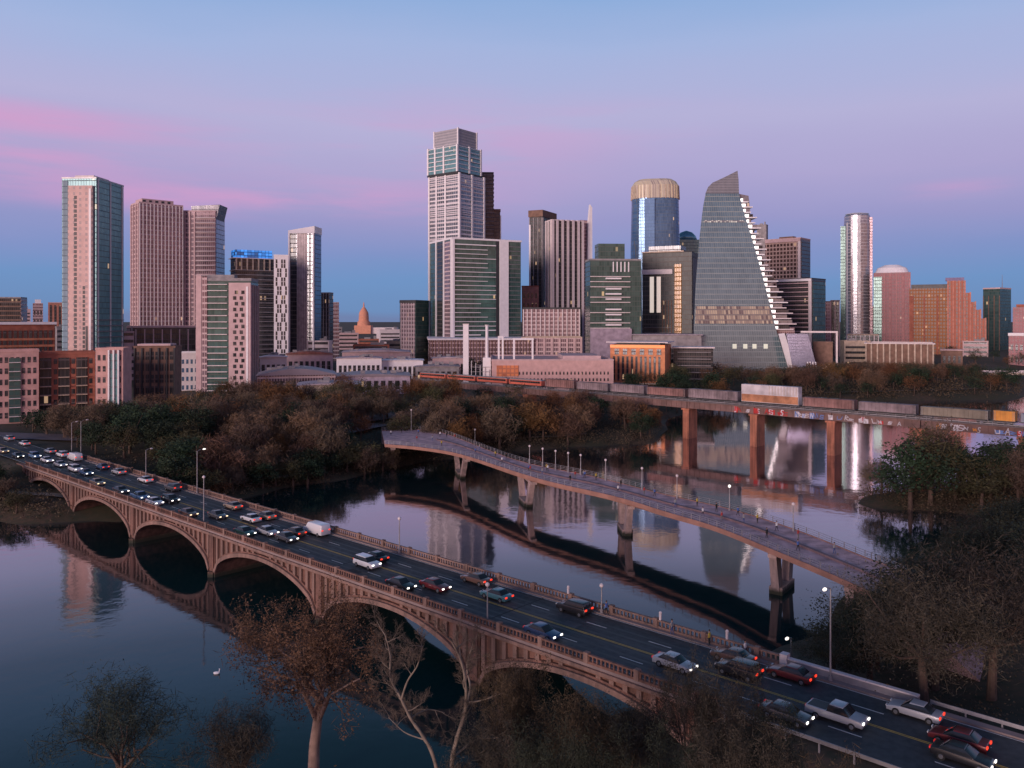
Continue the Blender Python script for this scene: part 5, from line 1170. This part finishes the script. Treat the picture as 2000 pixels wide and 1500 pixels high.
# parked cars and boats by the wood
for k, (px, py, c) in enumerate(((600,848,'white'),(622,850,'silver'),(645,850,'black'),(585,843,'dark grey'))):
    p = on(px, py, 7.3); z = float(gz(p.x, p.y))
    car('sedan', c, 0, 0, 1, f'{c} car parked in the clearing beyond the riverside wood', 'off', loc=Vector((p.x,p.y,z+.02)), rz=R(20), group='cars parked in the clearing')

# ------------------------------------------------------------------ people (skin-grown single bodies)
def person_mesh(seed, walk=1):
    rnd = random.Random(seed); st = .22*walk
    J = [((0,0,.95),.13),((0,0,1.18),.15),((0,.0,1.40),.17),((0,0,1.52),.06),((.02,0,1.62),.085),((.01,0,1.72),.095),
         ((0,.10,.92),.09),((st*.5,.10,.5),.065),((st,.10,.08),.045),((st+.14,.10,.03),.04),
         ((0,-.10,.92),.09),((-st*.3,-.10,.5),.065),((-st*1.2,-.10,.12),.045),((-st*1.2+.13,-.10,.04),.04),
         ((0,.21,1.40),.06),((-.05,.25,1.12),.045),((.04,.26,.88),.035),((.07,.26,.80),.03),
         ((0,-.21,1.40),.06),((.05,-.25,1.12),.045),((.14,-.26,.90),.035),((.18,-.26,.83),.03)]
    E = [(0,1),(1,2),(2,3),(3,4),(4,5),(0,6),(6,7),(7,8),(8,9),(0,10),(10,11),(11,12),(12,13),(2,14),(14,15),(15,16),(16,17),(2,18),(18,19),(19,20),(20,21)]
    me = bpy.data.meshes.new('person'); me.from_pydata([j[0] for j in J], E, []); o = bpy.data.objects.new('tmp', me); col.objects.link(o)
    md = o.modifiers.new('s','SKIN')
    for v, j in zip(me.skin_vertices[0].data, J): v.radius = (j[1], j[1])
    me.skin_vertices[0].data[0].use_root = True
    o.modifiers.new('d','SUBSURF').levels = 1
    dg = bpy.context.evaluated_depsgraph_get(); m2 = bpy.data.meshes.new_from_object(o.evaluated_get(dg)); bpy.data.objects.remove(o); m2.name = 'person'; return m2
def cloth(name, top, bottom):
    m, nt, b = newmat(name); tc = nt.nodes.new('ShaderNodeTexCoord'); sp = nt.nodes.new('ShaderNodeSeparateXYZ'); link(nt, tc.outputs['Object'], sp.inputs[0])
    a = math_n(nt,'GREATER_THAN',sp.outputs[2],.95); c = math_n(nt,'GREATER_THAN',sp.outputs[2],1.5)
    link(nt, mix_n(nt, c, mix_n(nt, a, c4(bottom), c4(top)), (.35,.2,.14,1)), b.inputs['Base Color']); b.inputs['Roughness'].default_value = .9; return m
pm = [person_mesh(1,1), person_mesh(2,.5), person_mesh(3,0)]
outfits = [('white top and dark trousers',(.7,.7,.7),(.03,.03,.05)),('black clothes',(.02,.02,.02),(.03,.03,.03)),('red top and grey trousers',(.4,.05,.05),(.15,.15,.15)),('blue top and black trousers',(.08,.15,.4),(.02,.02,.02)),('grey top and blue trousers',(.3,.3,.3),(.05,.08,.2)),('yellow top and dark trousers',(.5,.38,.06),(.04,.04,.04))]
random.seed(21)
HAIR = plain('hair_dark', (.03,.02,.015), .8)
def person(loc, rz, k, label, group):
    r = bpy.data.objects.new('person', pm[k % 3].copy()); r.data.materials.clear(); nm = outfits[k % 6]
    r.data.materials.append(bpy.data.materials.get('clothes_'+nm[0].replace(' ','_')) or cloth('clothes_'+nm[0].replace(' ','_'), nm[1], nm[2]))
    col.objects.link(r); r.location = loc; r.rotation_euler = (0,0,rz); tag(r, label, 'person', group)
    MB().loft([(1.70,.10,.10),(1.78,.11,.105),(1.84,.07,.07),(1.86,.02,.02)], 10, 1, -.01, 0).build('hair', HAIR, r, True)
WALK_ = sorted(((850,.4),(880,.7),(935,.3),(985,.6),(1030,.75),(1070,.35),(1110,.7),(1150,.5),(1200,.8),(1262,.65),(1310,.4),(1382,.7),(1418,.8),(1425,.55),(1478,.7),(1490,.3),(770,.5),(790,.75),(815,.3),(832,.7),(868,.2),(905,.75),(918,.8),(960,.7),(1008,.3),(1045,.3),(1052,.35),(1092,.75),(1128,.3),(1170,.75),(1178,.8),(1222,.3),(1240,.75),(1285,.72),(1345,.75),(1360,.3),(1400,.35),(1450,.75),(1520,.7),(1545,.3),(1580,.7)))
def ordn(k):
    if k <= 16: return ords[k-1]
    return f"{k}{'th' if 10 <= k % 100 <= 20 else {1:'st',2:'nd',3:'rd'}.get(k%10,'th')}"
for k, (px, f) in enumerate(WALK_):
    j = nearest_mid(px); p = near[j].lerp(far[j], f); p.z = DZ
    if .45 < f < .55: p = near[j].lerp(far[j], .62)
    person(p+Vector((0,0,.01)), R(-58 if k % 2 else 122), k, f'person in {outfits[k%6][0]} on the footbridge, {ordn(k+1)} walker from its left end', 'people on the footbridge')
for k, px in enumerate((258,352,1184,1312,1385,1455)):
    s = on_bridge(px, N1-1.0); person(BP(s, N1-.95, ROADZ+.17), ang+(0 if k % 2 else math.pi), k+1, f'{ords[k]} person from the left on the far bridge pavement, in {outfits[(k+1)%6][0]}', 'people on the far pavement')

# ------------------------------------------------------------------ bird on the water
p = on(423, 1316, 0); o = empty('water_bird', (p.x,p.y,0), R(10), 'small white water bird swimming alone on the dark water at lower left', 'bird')
WB = plain('white_feather', (.85,.84,.86), .7, var=.05)
b_ = MB(); b_.loft([(-.05,.1,.06),(.0,.34,.17),(.12,.42,.21),(.24,.34,.16),(.30,.1,.05)], 14); b_.loft([(.2,.07,.06),(.38,.055,.05),(.5,.05,.045),(.56,.08,.06),(.62,.06,.05),(.65,.02,.02)], 10, 1, .34, 0); b_.build('body', WB, o, True)
MB().tube((.41,0,.58),(.52,0,.56),.025,.008,6,True).build('bill', ORANGE, o)

# ------------------------------------------------------------------ trees
def leafmat(name, c, var=.45, scale=.35, rnd=.5):
    return plain(name, c, .85, 0, var, scale, 0, rnd)
LM = {'evergreen':leafmat('dark_green_leaves',(.018,.036,.015)), 'olive':leafmat('olive_leaves',(.060,.056,.022)), 'rust':leafmat('rust_leaves',(.145,.066,.024)), 'bare':leafmat('grey_brown_twigs',(.115,.078,.052)), 'pinkbare':leafmat('reddish_twigs',(.145,.085,.052))}
NEARM = {'evergreen':leafmat('shaded_green_leaves',(.015,.021,.012)), 'bare':leafmat('shaded_grey_twigs',(.058,.046,.032)), 'rust':leafmat('shaded_rust_leaves',(.070,.040,.020)), 'olive':leafmat('shaded_olive_leaves',(.036,.036,.016))}  # darker copies for near trees: the foreground shade is put into the colour
BARK = plain('bark', (.10,.065,.05), .9, 0, .3, 2.0, .4); BARKP = plain('pale_bark', (.30,.20,.16), .9, 0, .3, 1.5, .4)
rng = np.random.default_rng(11)
def leaves_np_(centers, rad, n_each, size, up=.0, sliver=0.0, thin=.22):
    """small faces spread round clump centres; returns verts, faces"""
    C = np.repeat(np.array(centers), n_each, 0); n = len(C)
    P = C+rng.normal(0, 1, (n,3))*np.array(rad)[None,:]
    a = rng.normal(0,1,(n,3)); a[:,2] = a[:,2]*.6+up; a /= np.linalg.norm(a,axis=1)[:,None]
    t = rng.normal(0,1,(n,3)); b = np.cross(a,t); b /= np.linalg.norm(b,axis=1)[:,None]
    L = size*rng.uniform(.6,1.4,(n,1)); W = L*rng.uniform(.45,.8,(n,1))
    if sliver: L = L*(1+sliver); W = W*thin
    v = np.stack([P-a*L*.5, P+b*W*.5, P+a*L*.5, P-b*W*.5],1).reshape(-1,3)
    f = np.arange(4*n).reshape(-1,4); return v, f
def mesh_np(name, parts, mat):
    vs, fs, o = [], [], 0
    for v, f in parts: vs.append(v); fs.append(f+o); o += len(v)
    v = np.concatenate(vs); f = np.concatenate(fs); me = bpy.data.meshes.new(name)
    me.vertices.add(len(v)); me.vertices.foreach_set('co', v.ravel()); me.loops.add(f.size); me.loops.foreach_set('vertex_index', f.ravel())
    me.polygons.add(len(f)); me.polygons.foreach_set('loop_start', np.arange(0,f.size,4)); me.polygons.foreach_set('loop_total', np.full(len(f),4))
    me.update(calc_edges=True); me.validate(); me.materials.append(mat); return me
def crown_points(rnd, n, R0, zc, rz, low=-.7):
    C = []
    k = [rnd.uniform(0,6.28) for _ in range(3)]
    while len(C) < n:
        v = Vector([rnd.gauss(0,1) for _ in range(3)]).normalized(); 
        if v.z < low: continue
        th = math.atan2(v.y,v.x); lob = 1+.22*math.sin(3*th+k[0])+.15*math.sin(5*th+k[1]+3*v.z)
        q = rnd.uniform(.45,1)**.6*lob; C.append((v.x*R0*q, v.y*R0*q, zc+v.z*rz*q))
    return C
def mk_tree(kind, seed, fine=1):
    rnd = random.Random(seed); h = 10; lq = .48 if fine > 1 else 1
    def leaves_np(C, r, n, sz, *k): return leaves_np_(C, r, int(n*(4.2 if fine > 1 else fine)), sz*(lq if fine >= 1 else 1.25), *k, **({'thin': .13} if fine > 1 else {}))
    if kind == 'evergreen': C = crown_points(rnd, 34, 3.9, 5.6, 3.6); parts = [leaves_np(C, (.72,.72,.6), 85, .42)]
    elif kind == 'olive': C = crown_points(rnd, 30, 3.6, 5.6, 3.6); parts = [leaves_np(C, (.7,.7,.65), 66, .36), leaves_np(C,(.8,.8,.8),18,.8,.6,1.0)]
    elif kind == 'rust': C = crown_points(rnd, 30, 3.7, 5.8, 3.7); parts = [leaves_np(C, (.7,.7,.7), 64, .34), leaves_np(C,(.8,.8,.8),36,.7,.8,1.0)]
    else: C = crown_points(rnd, 32, 3.6, 5.9, 3.8); parts = [leaves_np(C, (.75,.75,.75), 52, .28), leaves_np(C,(.75,.75,.85),60,.7,1.0,1.0)]
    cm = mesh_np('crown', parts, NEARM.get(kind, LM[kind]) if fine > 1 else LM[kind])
    mb = MB(); top = Vector((rnd.uniform(-.3,.3), rnd.uniform(-.3,.3), 3.4)); mb.tube((0,0,-1),(top.x*.5,top.y*.5,1.8),.34,.26,8); mb.tube((top.x*.5,top.y*.5,1.8),top,.26,.2,8)
    for c in C[:9]:
        c = Vector(c); md_ = top.lerp(c,.5)+Vector((0,0,-.4)); mb.tube(top,md_,.13,.09,5); mb.tube(md_,c,.09,.03,5)
    tm = mb.mesh('trunk', BARK); return cm, tm
leaves_np = leaves_np_
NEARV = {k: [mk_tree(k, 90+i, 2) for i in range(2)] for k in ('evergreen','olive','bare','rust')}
LOWV = {k: [mk_tree(k, 190+i, .30)[0] for i in range(2)] for k in LM}
VAR = {k: [mk_tree(k, i*7+hash_) for i in range(3)] for hash_, k in enumerate(LM)}
TREES = []
LOOK = {'evergreen':'dark evergreen','olive':'olive green','rust':'rust brown','bare':'bare grey-brown','pinkbare':'bare reddish'}
def tree(kind, x, y, h, place_, wide=1.0, z=None):
    cm, tm = random.choice(NEARV[kind] if y < 180 and kind in NEARV else VAR[kind]); z = float(gz(x, y)) if z is None else z
    TREES.append((kind, x, y, h, place_, wide, z, cm, tm))
def far_from(x, y, foot=True):
    n = NX*x+NY*y; s = UX*x+UY*y
    if N0-3 < n < N1+2.2: return False
    if foot:
        for X, Y, r in FOOT:
            if (x-X)**2+(y-Y)**2 < (r+2)**2: return False
    q = Vector((x,y,0))-RP; 
    if abs(q.dot(RNn)) < 5: return False
    for m_ in mid[::3]:
        if (m_.x-x)**2+(m_.y-y)**2 < (9.5 if y > 135 else 7.2)**2: return False
    return True
def wood(place_, reg, n, kinds, h0, h1, dmin, shore=2.0, test=None, wide=1.0, top=None):
    pts = []; tries = 0
    while len(pts) < n and tries < n*80:
        tries += 1; x = random.uniform(reg[0], reg[1]); y = random.uniform(reg[2], reg[3])
        if test and not test(x, y): continue
        if float(sdist(np.array([x]),np.array([y]))[0]) < shore or not far_from(x, y): continue
        if any((x-a)**2+(y-b2)**2 < dmin*dmin for a, b2 in pts): continue
        h = random.uniform(h0,h1)
        if top:
            t = np.interp(col_of(x,y), [p[0] for p in top], [p[1] for p in top]); lim = H-(t-YH)/F*y-float(gz(x,y))
            if lim < 4.5: continue
            h = min(h, lim*random.uniform(.86,1.0)/1.03)
        if 'behind the road' in place_ and 235 < col_of(x,y) < 420 and y < 270: kk = random.choice(('evergreen','evergreen','evergreen','olive'))
        else: kk = random.choice(kinds)
        pts.append((x,y)); tree(kk, x, y, h, place_, wide*(1.25 if h < 8 else 1.12))
    print('wood', place_, len(pts))
random.seed(5)
col_of = lambda x, y: 1000+F*x/y
wood('the wood behind the road bridge', (-185,-50,194,305), 105, ['evergreen','bare','olive','rust','bare','bare','evergreen','pinkbare'], 8, 13, 5.4, test=lambda x,y: NX*x+NY*y > 91 and col_of(x,y) > 50, top=[(0,850),(70,795),(120,790),(250,780),(350,758),(420,765),(740,780)])
wood('the waterline row behind the road bridge', (-118,-28,180,258), 34, ['bare','olive','rust','bare','evergreen'], 5.5, 8.5, 3.6, .4, test=lambda x,y: NX*x+NY*y > 90 and float(sdist(np.array([x]),np.array([y]))[0]) < 5, wide=1.1)
wood('the wood before the vaulted hall', (-125,-18,262,372), 75, ['olive','rust','bare','olive','rust','bare'], 8, 12.5, 5.4, test=lambda x,y: not (-75 < x < -46 and 258 < y < 300))
wood('the bank beyond the footbridge', (-26,64,252,352), 70, ['bare','pinkbare','rust','bare','evergreen','rust'], 9, 13.5, 5.0, top=[(700,770),(900,775),(1100,760),(1200,770),(1300,800)])
wood('the strip behind the rail line', (-60,110,350,420), 30, ['olive','rust','evergreen'], 7, 9.5, 6.5)
wood('the bank left of the road bridge', (-190,-98,180,222), 20, ['evergreen','olive','bare'], 5, 8, 4.5, 1.0, test=lambda x,y: NX*x+NY*y < 68)
wood('the riverside park beyond the rail bridge', (140,300,452,560), 90, ['bare','rust','evergreen','olive','pinkbare'], 9, 14, 6.2, 1.5, top=[(1500,720),(1600,705),(1940,705)])
wood('the grove below the sail-shaped tower', (62,140,410,530), 34, ['evergreen','evergreen','rust','olive'], 9, 14, 6)
wood('the spit right of the footbridge', (84,128,186,214), 12, ['evergreen','olive','bare'], 12, 17, 5.4, .6, top=[(1700,930),(1760,840),(1850,832),(1905,890),(1950,845),(2100,830)])
wood('the dark bank right of the road bridge', (30,120,70,165), 70, ['evergreen','evergreen','evergreen','bare','bare','olive'], 11, 18, 4.5, 1.0, test=lambda x,y: NX*x+NY*y > 89 and col_of(x,y) > 1500, top=[(1500,1270),(1600,1240),(1640,1190),(1690,1140),(1740,1092),(1850,1065),(1900,1010),(2000,965),(2300,900)])
wood('the city park below the towers', (-120,60,440,640), 26, ['evergreen','olive','rust'], 7, 11, 12, 30)
wood('the street gardens at the far right', (300,430,640,760), 12, ['olive','rust','evergreen'], 9, 13, 14, 6)
cnt = {}
TREES = [t for t in TREES if 0 < t[2] and -60 < col_of(t[1], t[2]) < 2080]
TREES.sort(key=lambda t: -t[3]/t[2])
REST = TREES[278:]; TREES = TREES[:278]
vs, fs, ms, oo = [], [], [], 0
kinds_ = list(LM)
for kind, x, y, h, pl, wide, z, cm, tm in REST:
    me = random.choice(LOWV[kind]); v = np.empty(len(me.vertices)*3); me.vertices.foreach_get('co', v); v = v.reshape(-1,3)
    a_ = random.uniform(0,6.28); q = h/9.6; c_, s_ = math.cos(a_), math.sin(a_)
    v = np.stack([(v[:,0]*c_-v[:,1]*s_)*q*wide+x, (v[:,0]*s_+v[:,1]*c_)*q*wide+y, v[:,2]*q+z], 1)
    f = np.empty(len(me.loops), int); me.loops.foreach_get('vertex_index', f); f = f.reshape(-1,4)
    mb = MB(); mb.box(x-.2,x+.2,y-.2,y+.2,z-.5,z+h*.5); bv = np.array(mb.v); bf = np.array(mb.f)
    vs += [v, bv]; fs += [f+oo, bf+oo+len(v)]; ms += [np.full(len(f), kinds_.index(kind)), np.full(6, len(kinds_))]; oo += len(v)+len(bv)
me = mesh_np('distant_trees', [(np.concatenate(vs), np.concatenate(fs))], LM[kinds_[0]])
for k in kinds_[1:]: me.materials.append(LM[k])
me.materials.append(BARK)
if len(me.polygons) == sum(map(len, ms)): me.polygons.foreach_set('material_index', np.concatenate(ms).astype(np.int32))
o = bpy.data.objects.new('distant_trees', me); col.objects.link(o); tag(o, 'continuous far-off treetops in the park and streets below the towers', 'trees', kind='stuff')
TREES.sort(key=lambda t: t[1]/t[2])
def ordn(k):
    if k <= 16: return ords[k-1]
    return f"{k}{'th' if 10 <= k % 100 <= 20 else {1:'st',2:'nd',3:'rd'}.get(k%10,'th')}"
for kind, x, y, h, pl, wide, z, cm, tm in TREES:
    key = (kind, pl); cnt[key] = cnt.get(key, 0)+1
    r = empty('tree', (x, y, z), random.uniform(0,6.28), f'{ordn(cnt[key])} {LOOK[kind]} tree from the left in {pl}', 'tree', 'trees in '+pl)
    s = h/9.6; r.scale = (s*wide*random.uniform(.9,1.15), s*wide*random.uniform(.9,1.15), s)
    for me, nm in ((cm,'crown'),(tm,'trunk')):
        c = bpy.data.objects.new(nm, me); col.objects.link(c); c.parent = r
# ---- foreground trees grown branch by branch
def grown(x, y, z, h, spread, seed, label, leaf, dens, lsize, bark=BARK, levels=4, trunk_frac=.42, r0=.33, lean_=(0,0), twigs=1.0, width=10):
    rnd = random.Random(seed); tr = MB(); tw = MB(); tips = []
    def grow(p, d, L, r, lv):
        n = 4 if lv == 0 else 3; q = p
        for i in range(n):
            d = (d+Vector((rnd.gauss(0,.16),rnd.gauss(0,.16),rnd.gauss(.05,.10)))*(.45 if lv == 0 else 1)).normalized(); e = q+d*L/n; ra = r*(1-.35*i/n); rb_ = r*(1-.35*(i+1)/n)
            (tr if lv < 3 else tw).tube(q, e, ra, rb_, (9,6,5,3,3)[min(lv,4)]); q = e
            if 0 < lv <= levels and i < n-1 or (lv == 0 and i >= 2):
                kids(q, d, L, rb_, lv, 1 if lv else 2)
        kids(q, d, L, r*.65, lv, 2 if lv else 3)
        if lv >= levels: tips.append(q)
    def kids(q, d, L, r, lv, k):
        if lv >= levels: return
        for _ in range(k):
            a = d.orthogonal().normalized(); a.rotate(Matrix.Rotation(rnd.uniform(0,6.28),3,d)); an = rnd.uniform(.45,.95)
            nd = (d*math.cos(an)+a*math.sin(an)*spread+Vector((0,0,.12))).normalized()
            grow(q, nd, L*rnd.uniform(.58,.78)*(h*.34/(h*trunk_frac) if lv == 0 else 1), r*.62, lv+1)
    grow(Vector((0,0,-.8)), Vector((lean_[0],lean_[1],1)).normalized(), h*trunk_frac, r0, 0)
    root = empty('tree', (x,y,z), rnd.uniform(0,.5), label, 'tree', 'trees in the foreground')
    zm = max(t.z for t in tips)+.5; rm = sorted(math.hypot(t.x, t.y) for t in tips)[int(len(tips)*.94)]+.3
    root.scale = (width/2/rm, width/2/rm, h/zm)
    tr.build('trunk', bark, root, True)
    n = int(dens*twigs)
    parts = []
    if tips:
        T = [tuple(t) for t in tips]
        if dens: parts.append(leaves_np(T, (.38,.38,.34), max(1,int(dens*1.5)), lsize*.56))
        parts.append(leaves_np(T, (.30,.30,.30), max(1,int(13*twigs)), .30, .6, 1.8, .16))
        # slender twigs (already quads in tw)
        v = np.array(tw.v) if tw.v else np.zeros((0,3)); 
        if len(v): parts.append((v, np.array(tw.f)))
        cm = mesh_np('crown', parts, leaf); c = bpy.data.objects.new('crown', cm); col.objects.link(c); c.parent = root
    return root
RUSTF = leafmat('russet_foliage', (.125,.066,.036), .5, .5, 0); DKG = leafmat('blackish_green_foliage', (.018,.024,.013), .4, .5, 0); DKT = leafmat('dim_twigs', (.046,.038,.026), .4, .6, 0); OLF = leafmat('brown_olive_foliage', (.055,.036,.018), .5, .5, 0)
def fg(px, D, ytop, wpx, seed, label, leaf, dens, ls, **k):
    x = (px-1000)/F*D; z = max(float(gz(x, D)), .2); h = H-(ytop-YH)/F*D-z
    return grown(x, D, z, h, 1.15, seed, label, leaf, dens, ls, width=wpx/F*D, **k)
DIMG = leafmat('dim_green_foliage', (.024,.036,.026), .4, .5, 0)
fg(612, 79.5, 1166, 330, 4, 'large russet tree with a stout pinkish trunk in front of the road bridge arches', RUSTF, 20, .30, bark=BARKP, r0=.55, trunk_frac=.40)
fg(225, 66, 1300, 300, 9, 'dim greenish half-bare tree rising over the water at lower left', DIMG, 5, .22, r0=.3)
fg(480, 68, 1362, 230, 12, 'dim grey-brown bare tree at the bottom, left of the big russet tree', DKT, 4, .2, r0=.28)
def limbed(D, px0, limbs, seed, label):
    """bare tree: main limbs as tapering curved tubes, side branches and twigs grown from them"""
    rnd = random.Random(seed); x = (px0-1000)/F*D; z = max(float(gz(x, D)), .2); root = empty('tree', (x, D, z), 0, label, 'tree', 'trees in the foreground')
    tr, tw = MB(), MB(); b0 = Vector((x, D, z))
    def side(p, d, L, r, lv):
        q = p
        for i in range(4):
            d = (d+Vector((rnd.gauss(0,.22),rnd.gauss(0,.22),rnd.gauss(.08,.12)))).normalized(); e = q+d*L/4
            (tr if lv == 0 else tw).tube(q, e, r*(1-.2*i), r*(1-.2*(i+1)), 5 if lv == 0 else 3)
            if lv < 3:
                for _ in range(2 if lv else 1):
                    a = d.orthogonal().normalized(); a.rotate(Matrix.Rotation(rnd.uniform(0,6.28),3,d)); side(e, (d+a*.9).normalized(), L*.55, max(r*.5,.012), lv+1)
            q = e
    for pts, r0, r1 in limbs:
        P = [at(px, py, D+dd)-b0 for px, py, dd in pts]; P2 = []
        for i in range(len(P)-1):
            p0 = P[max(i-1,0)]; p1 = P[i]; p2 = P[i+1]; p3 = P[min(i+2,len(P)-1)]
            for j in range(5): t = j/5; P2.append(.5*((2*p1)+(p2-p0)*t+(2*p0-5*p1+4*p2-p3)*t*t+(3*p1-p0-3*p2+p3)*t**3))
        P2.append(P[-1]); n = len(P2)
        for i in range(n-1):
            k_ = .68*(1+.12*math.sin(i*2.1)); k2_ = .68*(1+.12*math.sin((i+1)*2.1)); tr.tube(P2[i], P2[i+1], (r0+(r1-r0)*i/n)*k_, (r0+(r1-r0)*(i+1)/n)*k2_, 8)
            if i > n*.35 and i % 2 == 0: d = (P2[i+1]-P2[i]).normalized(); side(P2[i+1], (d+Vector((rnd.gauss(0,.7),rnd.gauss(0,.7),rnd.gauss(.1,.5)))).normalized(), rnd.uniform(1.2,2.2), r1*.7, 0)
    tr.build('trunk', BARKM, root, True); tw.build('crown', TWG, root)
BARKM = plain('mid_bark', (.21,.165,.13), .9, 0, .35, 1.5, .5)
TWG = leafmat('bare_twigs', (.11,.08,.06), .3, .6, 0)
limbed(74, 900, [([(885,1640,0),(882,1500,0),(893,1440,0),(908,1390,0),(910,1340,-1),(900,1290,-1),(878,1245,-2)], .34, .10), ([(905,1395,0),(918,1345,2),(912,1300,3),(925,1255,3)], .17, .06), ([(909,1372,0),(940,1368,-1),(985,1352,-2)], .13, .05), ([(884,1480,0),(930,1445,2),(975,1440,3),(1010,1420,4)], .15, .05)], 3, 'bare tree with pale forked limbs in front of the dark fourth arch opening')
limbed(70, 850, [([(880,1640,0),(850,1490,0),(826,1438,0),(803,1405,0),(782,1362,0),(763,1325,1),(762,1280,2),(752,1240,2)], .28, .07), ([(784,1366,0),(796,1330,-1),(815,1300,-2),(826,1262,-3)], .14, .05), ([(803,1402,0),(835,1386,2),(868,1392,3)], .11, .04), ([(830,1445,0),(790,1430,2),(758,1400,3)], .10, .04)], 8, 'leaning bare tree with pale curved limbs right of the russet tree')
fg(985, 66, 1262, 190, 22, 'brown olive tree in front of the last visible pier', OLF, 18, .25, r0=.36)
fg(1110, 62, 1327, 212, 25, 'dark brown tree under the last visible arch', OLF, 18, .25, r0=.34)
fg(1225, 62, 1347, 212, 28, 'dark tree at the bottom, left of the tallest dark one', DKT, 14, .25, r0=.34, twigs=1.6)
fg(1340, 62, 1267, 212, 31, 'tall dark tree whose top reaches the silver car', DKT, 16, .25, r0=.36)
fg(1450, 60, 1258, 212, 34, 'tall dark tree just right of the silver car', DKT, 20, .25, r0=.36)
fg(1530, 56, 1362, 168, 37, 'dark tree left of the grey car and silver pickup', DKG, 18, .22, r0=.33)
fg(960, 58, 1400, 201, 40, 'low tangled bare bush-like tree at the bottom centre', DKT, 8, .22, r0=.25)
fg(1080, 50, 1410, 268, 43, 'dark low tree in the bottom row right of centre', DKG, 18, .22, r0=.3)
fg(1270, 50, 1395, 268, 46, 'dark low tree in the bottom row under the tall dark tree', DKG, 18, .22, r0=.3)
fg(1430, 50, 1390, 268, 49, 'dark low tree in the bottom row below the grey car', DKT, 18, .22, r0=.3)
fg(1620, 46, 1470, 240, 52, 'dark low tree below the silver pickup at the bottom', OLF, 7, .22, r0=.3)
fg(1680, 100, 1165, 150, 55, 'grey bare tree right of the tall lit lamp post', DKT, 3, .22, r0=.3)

# underbrush on the banks: uncountable, one object
random.seed(9)
P = []
while len(P) < 11000:
    x = random.uniform(-190,190); y = random.uniform(30,345); d = float(0)
    P.append((x,y))
A = np.array(P); d = sdist(A[:,0], A[:,1]); n_ = NX*A[:,0]+NY*A[:,1]
keep = (d > .3) & (d < 42) & ((n_ < N0-1.5) | (n_ > N1+1.5)); A = A[keep]; Z = gz(A[:,0], A[:,1]); fr = A[:,1] > 170
P2 = []
while len(P2) < 1500:
    x = random.uniform(135,320); y = random.uniform(448,600)
    P2.append((x,y))
A2 = np.array(P2); d2_ = sdist(A2[:,0], A2[:,1]); A2 = A2[(d2_ > 1)]; Z2 = gz(A2[:,0], A2[:,1])
P3 = np.array([(random.uniform(-190,64), random.uniform(172,305)) for _ in range(9000)]); d3 = sdist(P3[:,0], P3[:,1]); n3_ = NX*P3[:,0]+NY*P3[:,1]
P3b = np.array([(random.uniform(80,135), random.uniform(150,218)) for _ in range(1800)]); P3 = np.concatenate([P3, P3b]); d3 = sdist(P3[:,0], P3[:,1]); n3_ = NX*P3[:,0]+NY*P3[:,1]
P3 = P3[(d3 > .2) & (d3 < 16) & ((n3_ < N0-2) | (n3_ > N1+2))]; Z3 = gz(P3[:,0], P3[:,1])
um = mesh_np('underbrush', [leaves_np([(x,y,z+.5) for (x,y),z in zip(A[~fr],Z[~fr])], (.9,.9,.4), 16, .26), leaves_np([(x,y,z+.9) for (x,y),z in zip(A[fr],Z[fr])], (1.3,1.3,.8), 22, .42), leaves_np([(x,y,z+1.6) for (x,y),z in zip(A2,Z2)], (2.4,2.4,1.6), 26, .9), leaves_np([(x,y,z+.9) for (x,y),z in zip(P3,Z3)], (1.2,1.2,.9), 26, .45)], leafmat('brush_leaves', (.085,.060,.034), .55, .12, 0))
o = bpy.data.objects.new('underbrush', um); col.objects.link(o); tag(o, 'dense low brush covering the river banks', 'undergrowth', kind='stuff')
for mm in [m for m in bpy.data.materials if m.name == 'x']: bpy.data.materials.remove(mm)
print('OBJECTS', len(bpy.data.objects))

for o in bpy.data.objects:
    l = o.get('label')
    if l and (len(l.split()) > 16 or len(l.split()) < 4): print('LABEL LENGTH', len(l.split()), l)
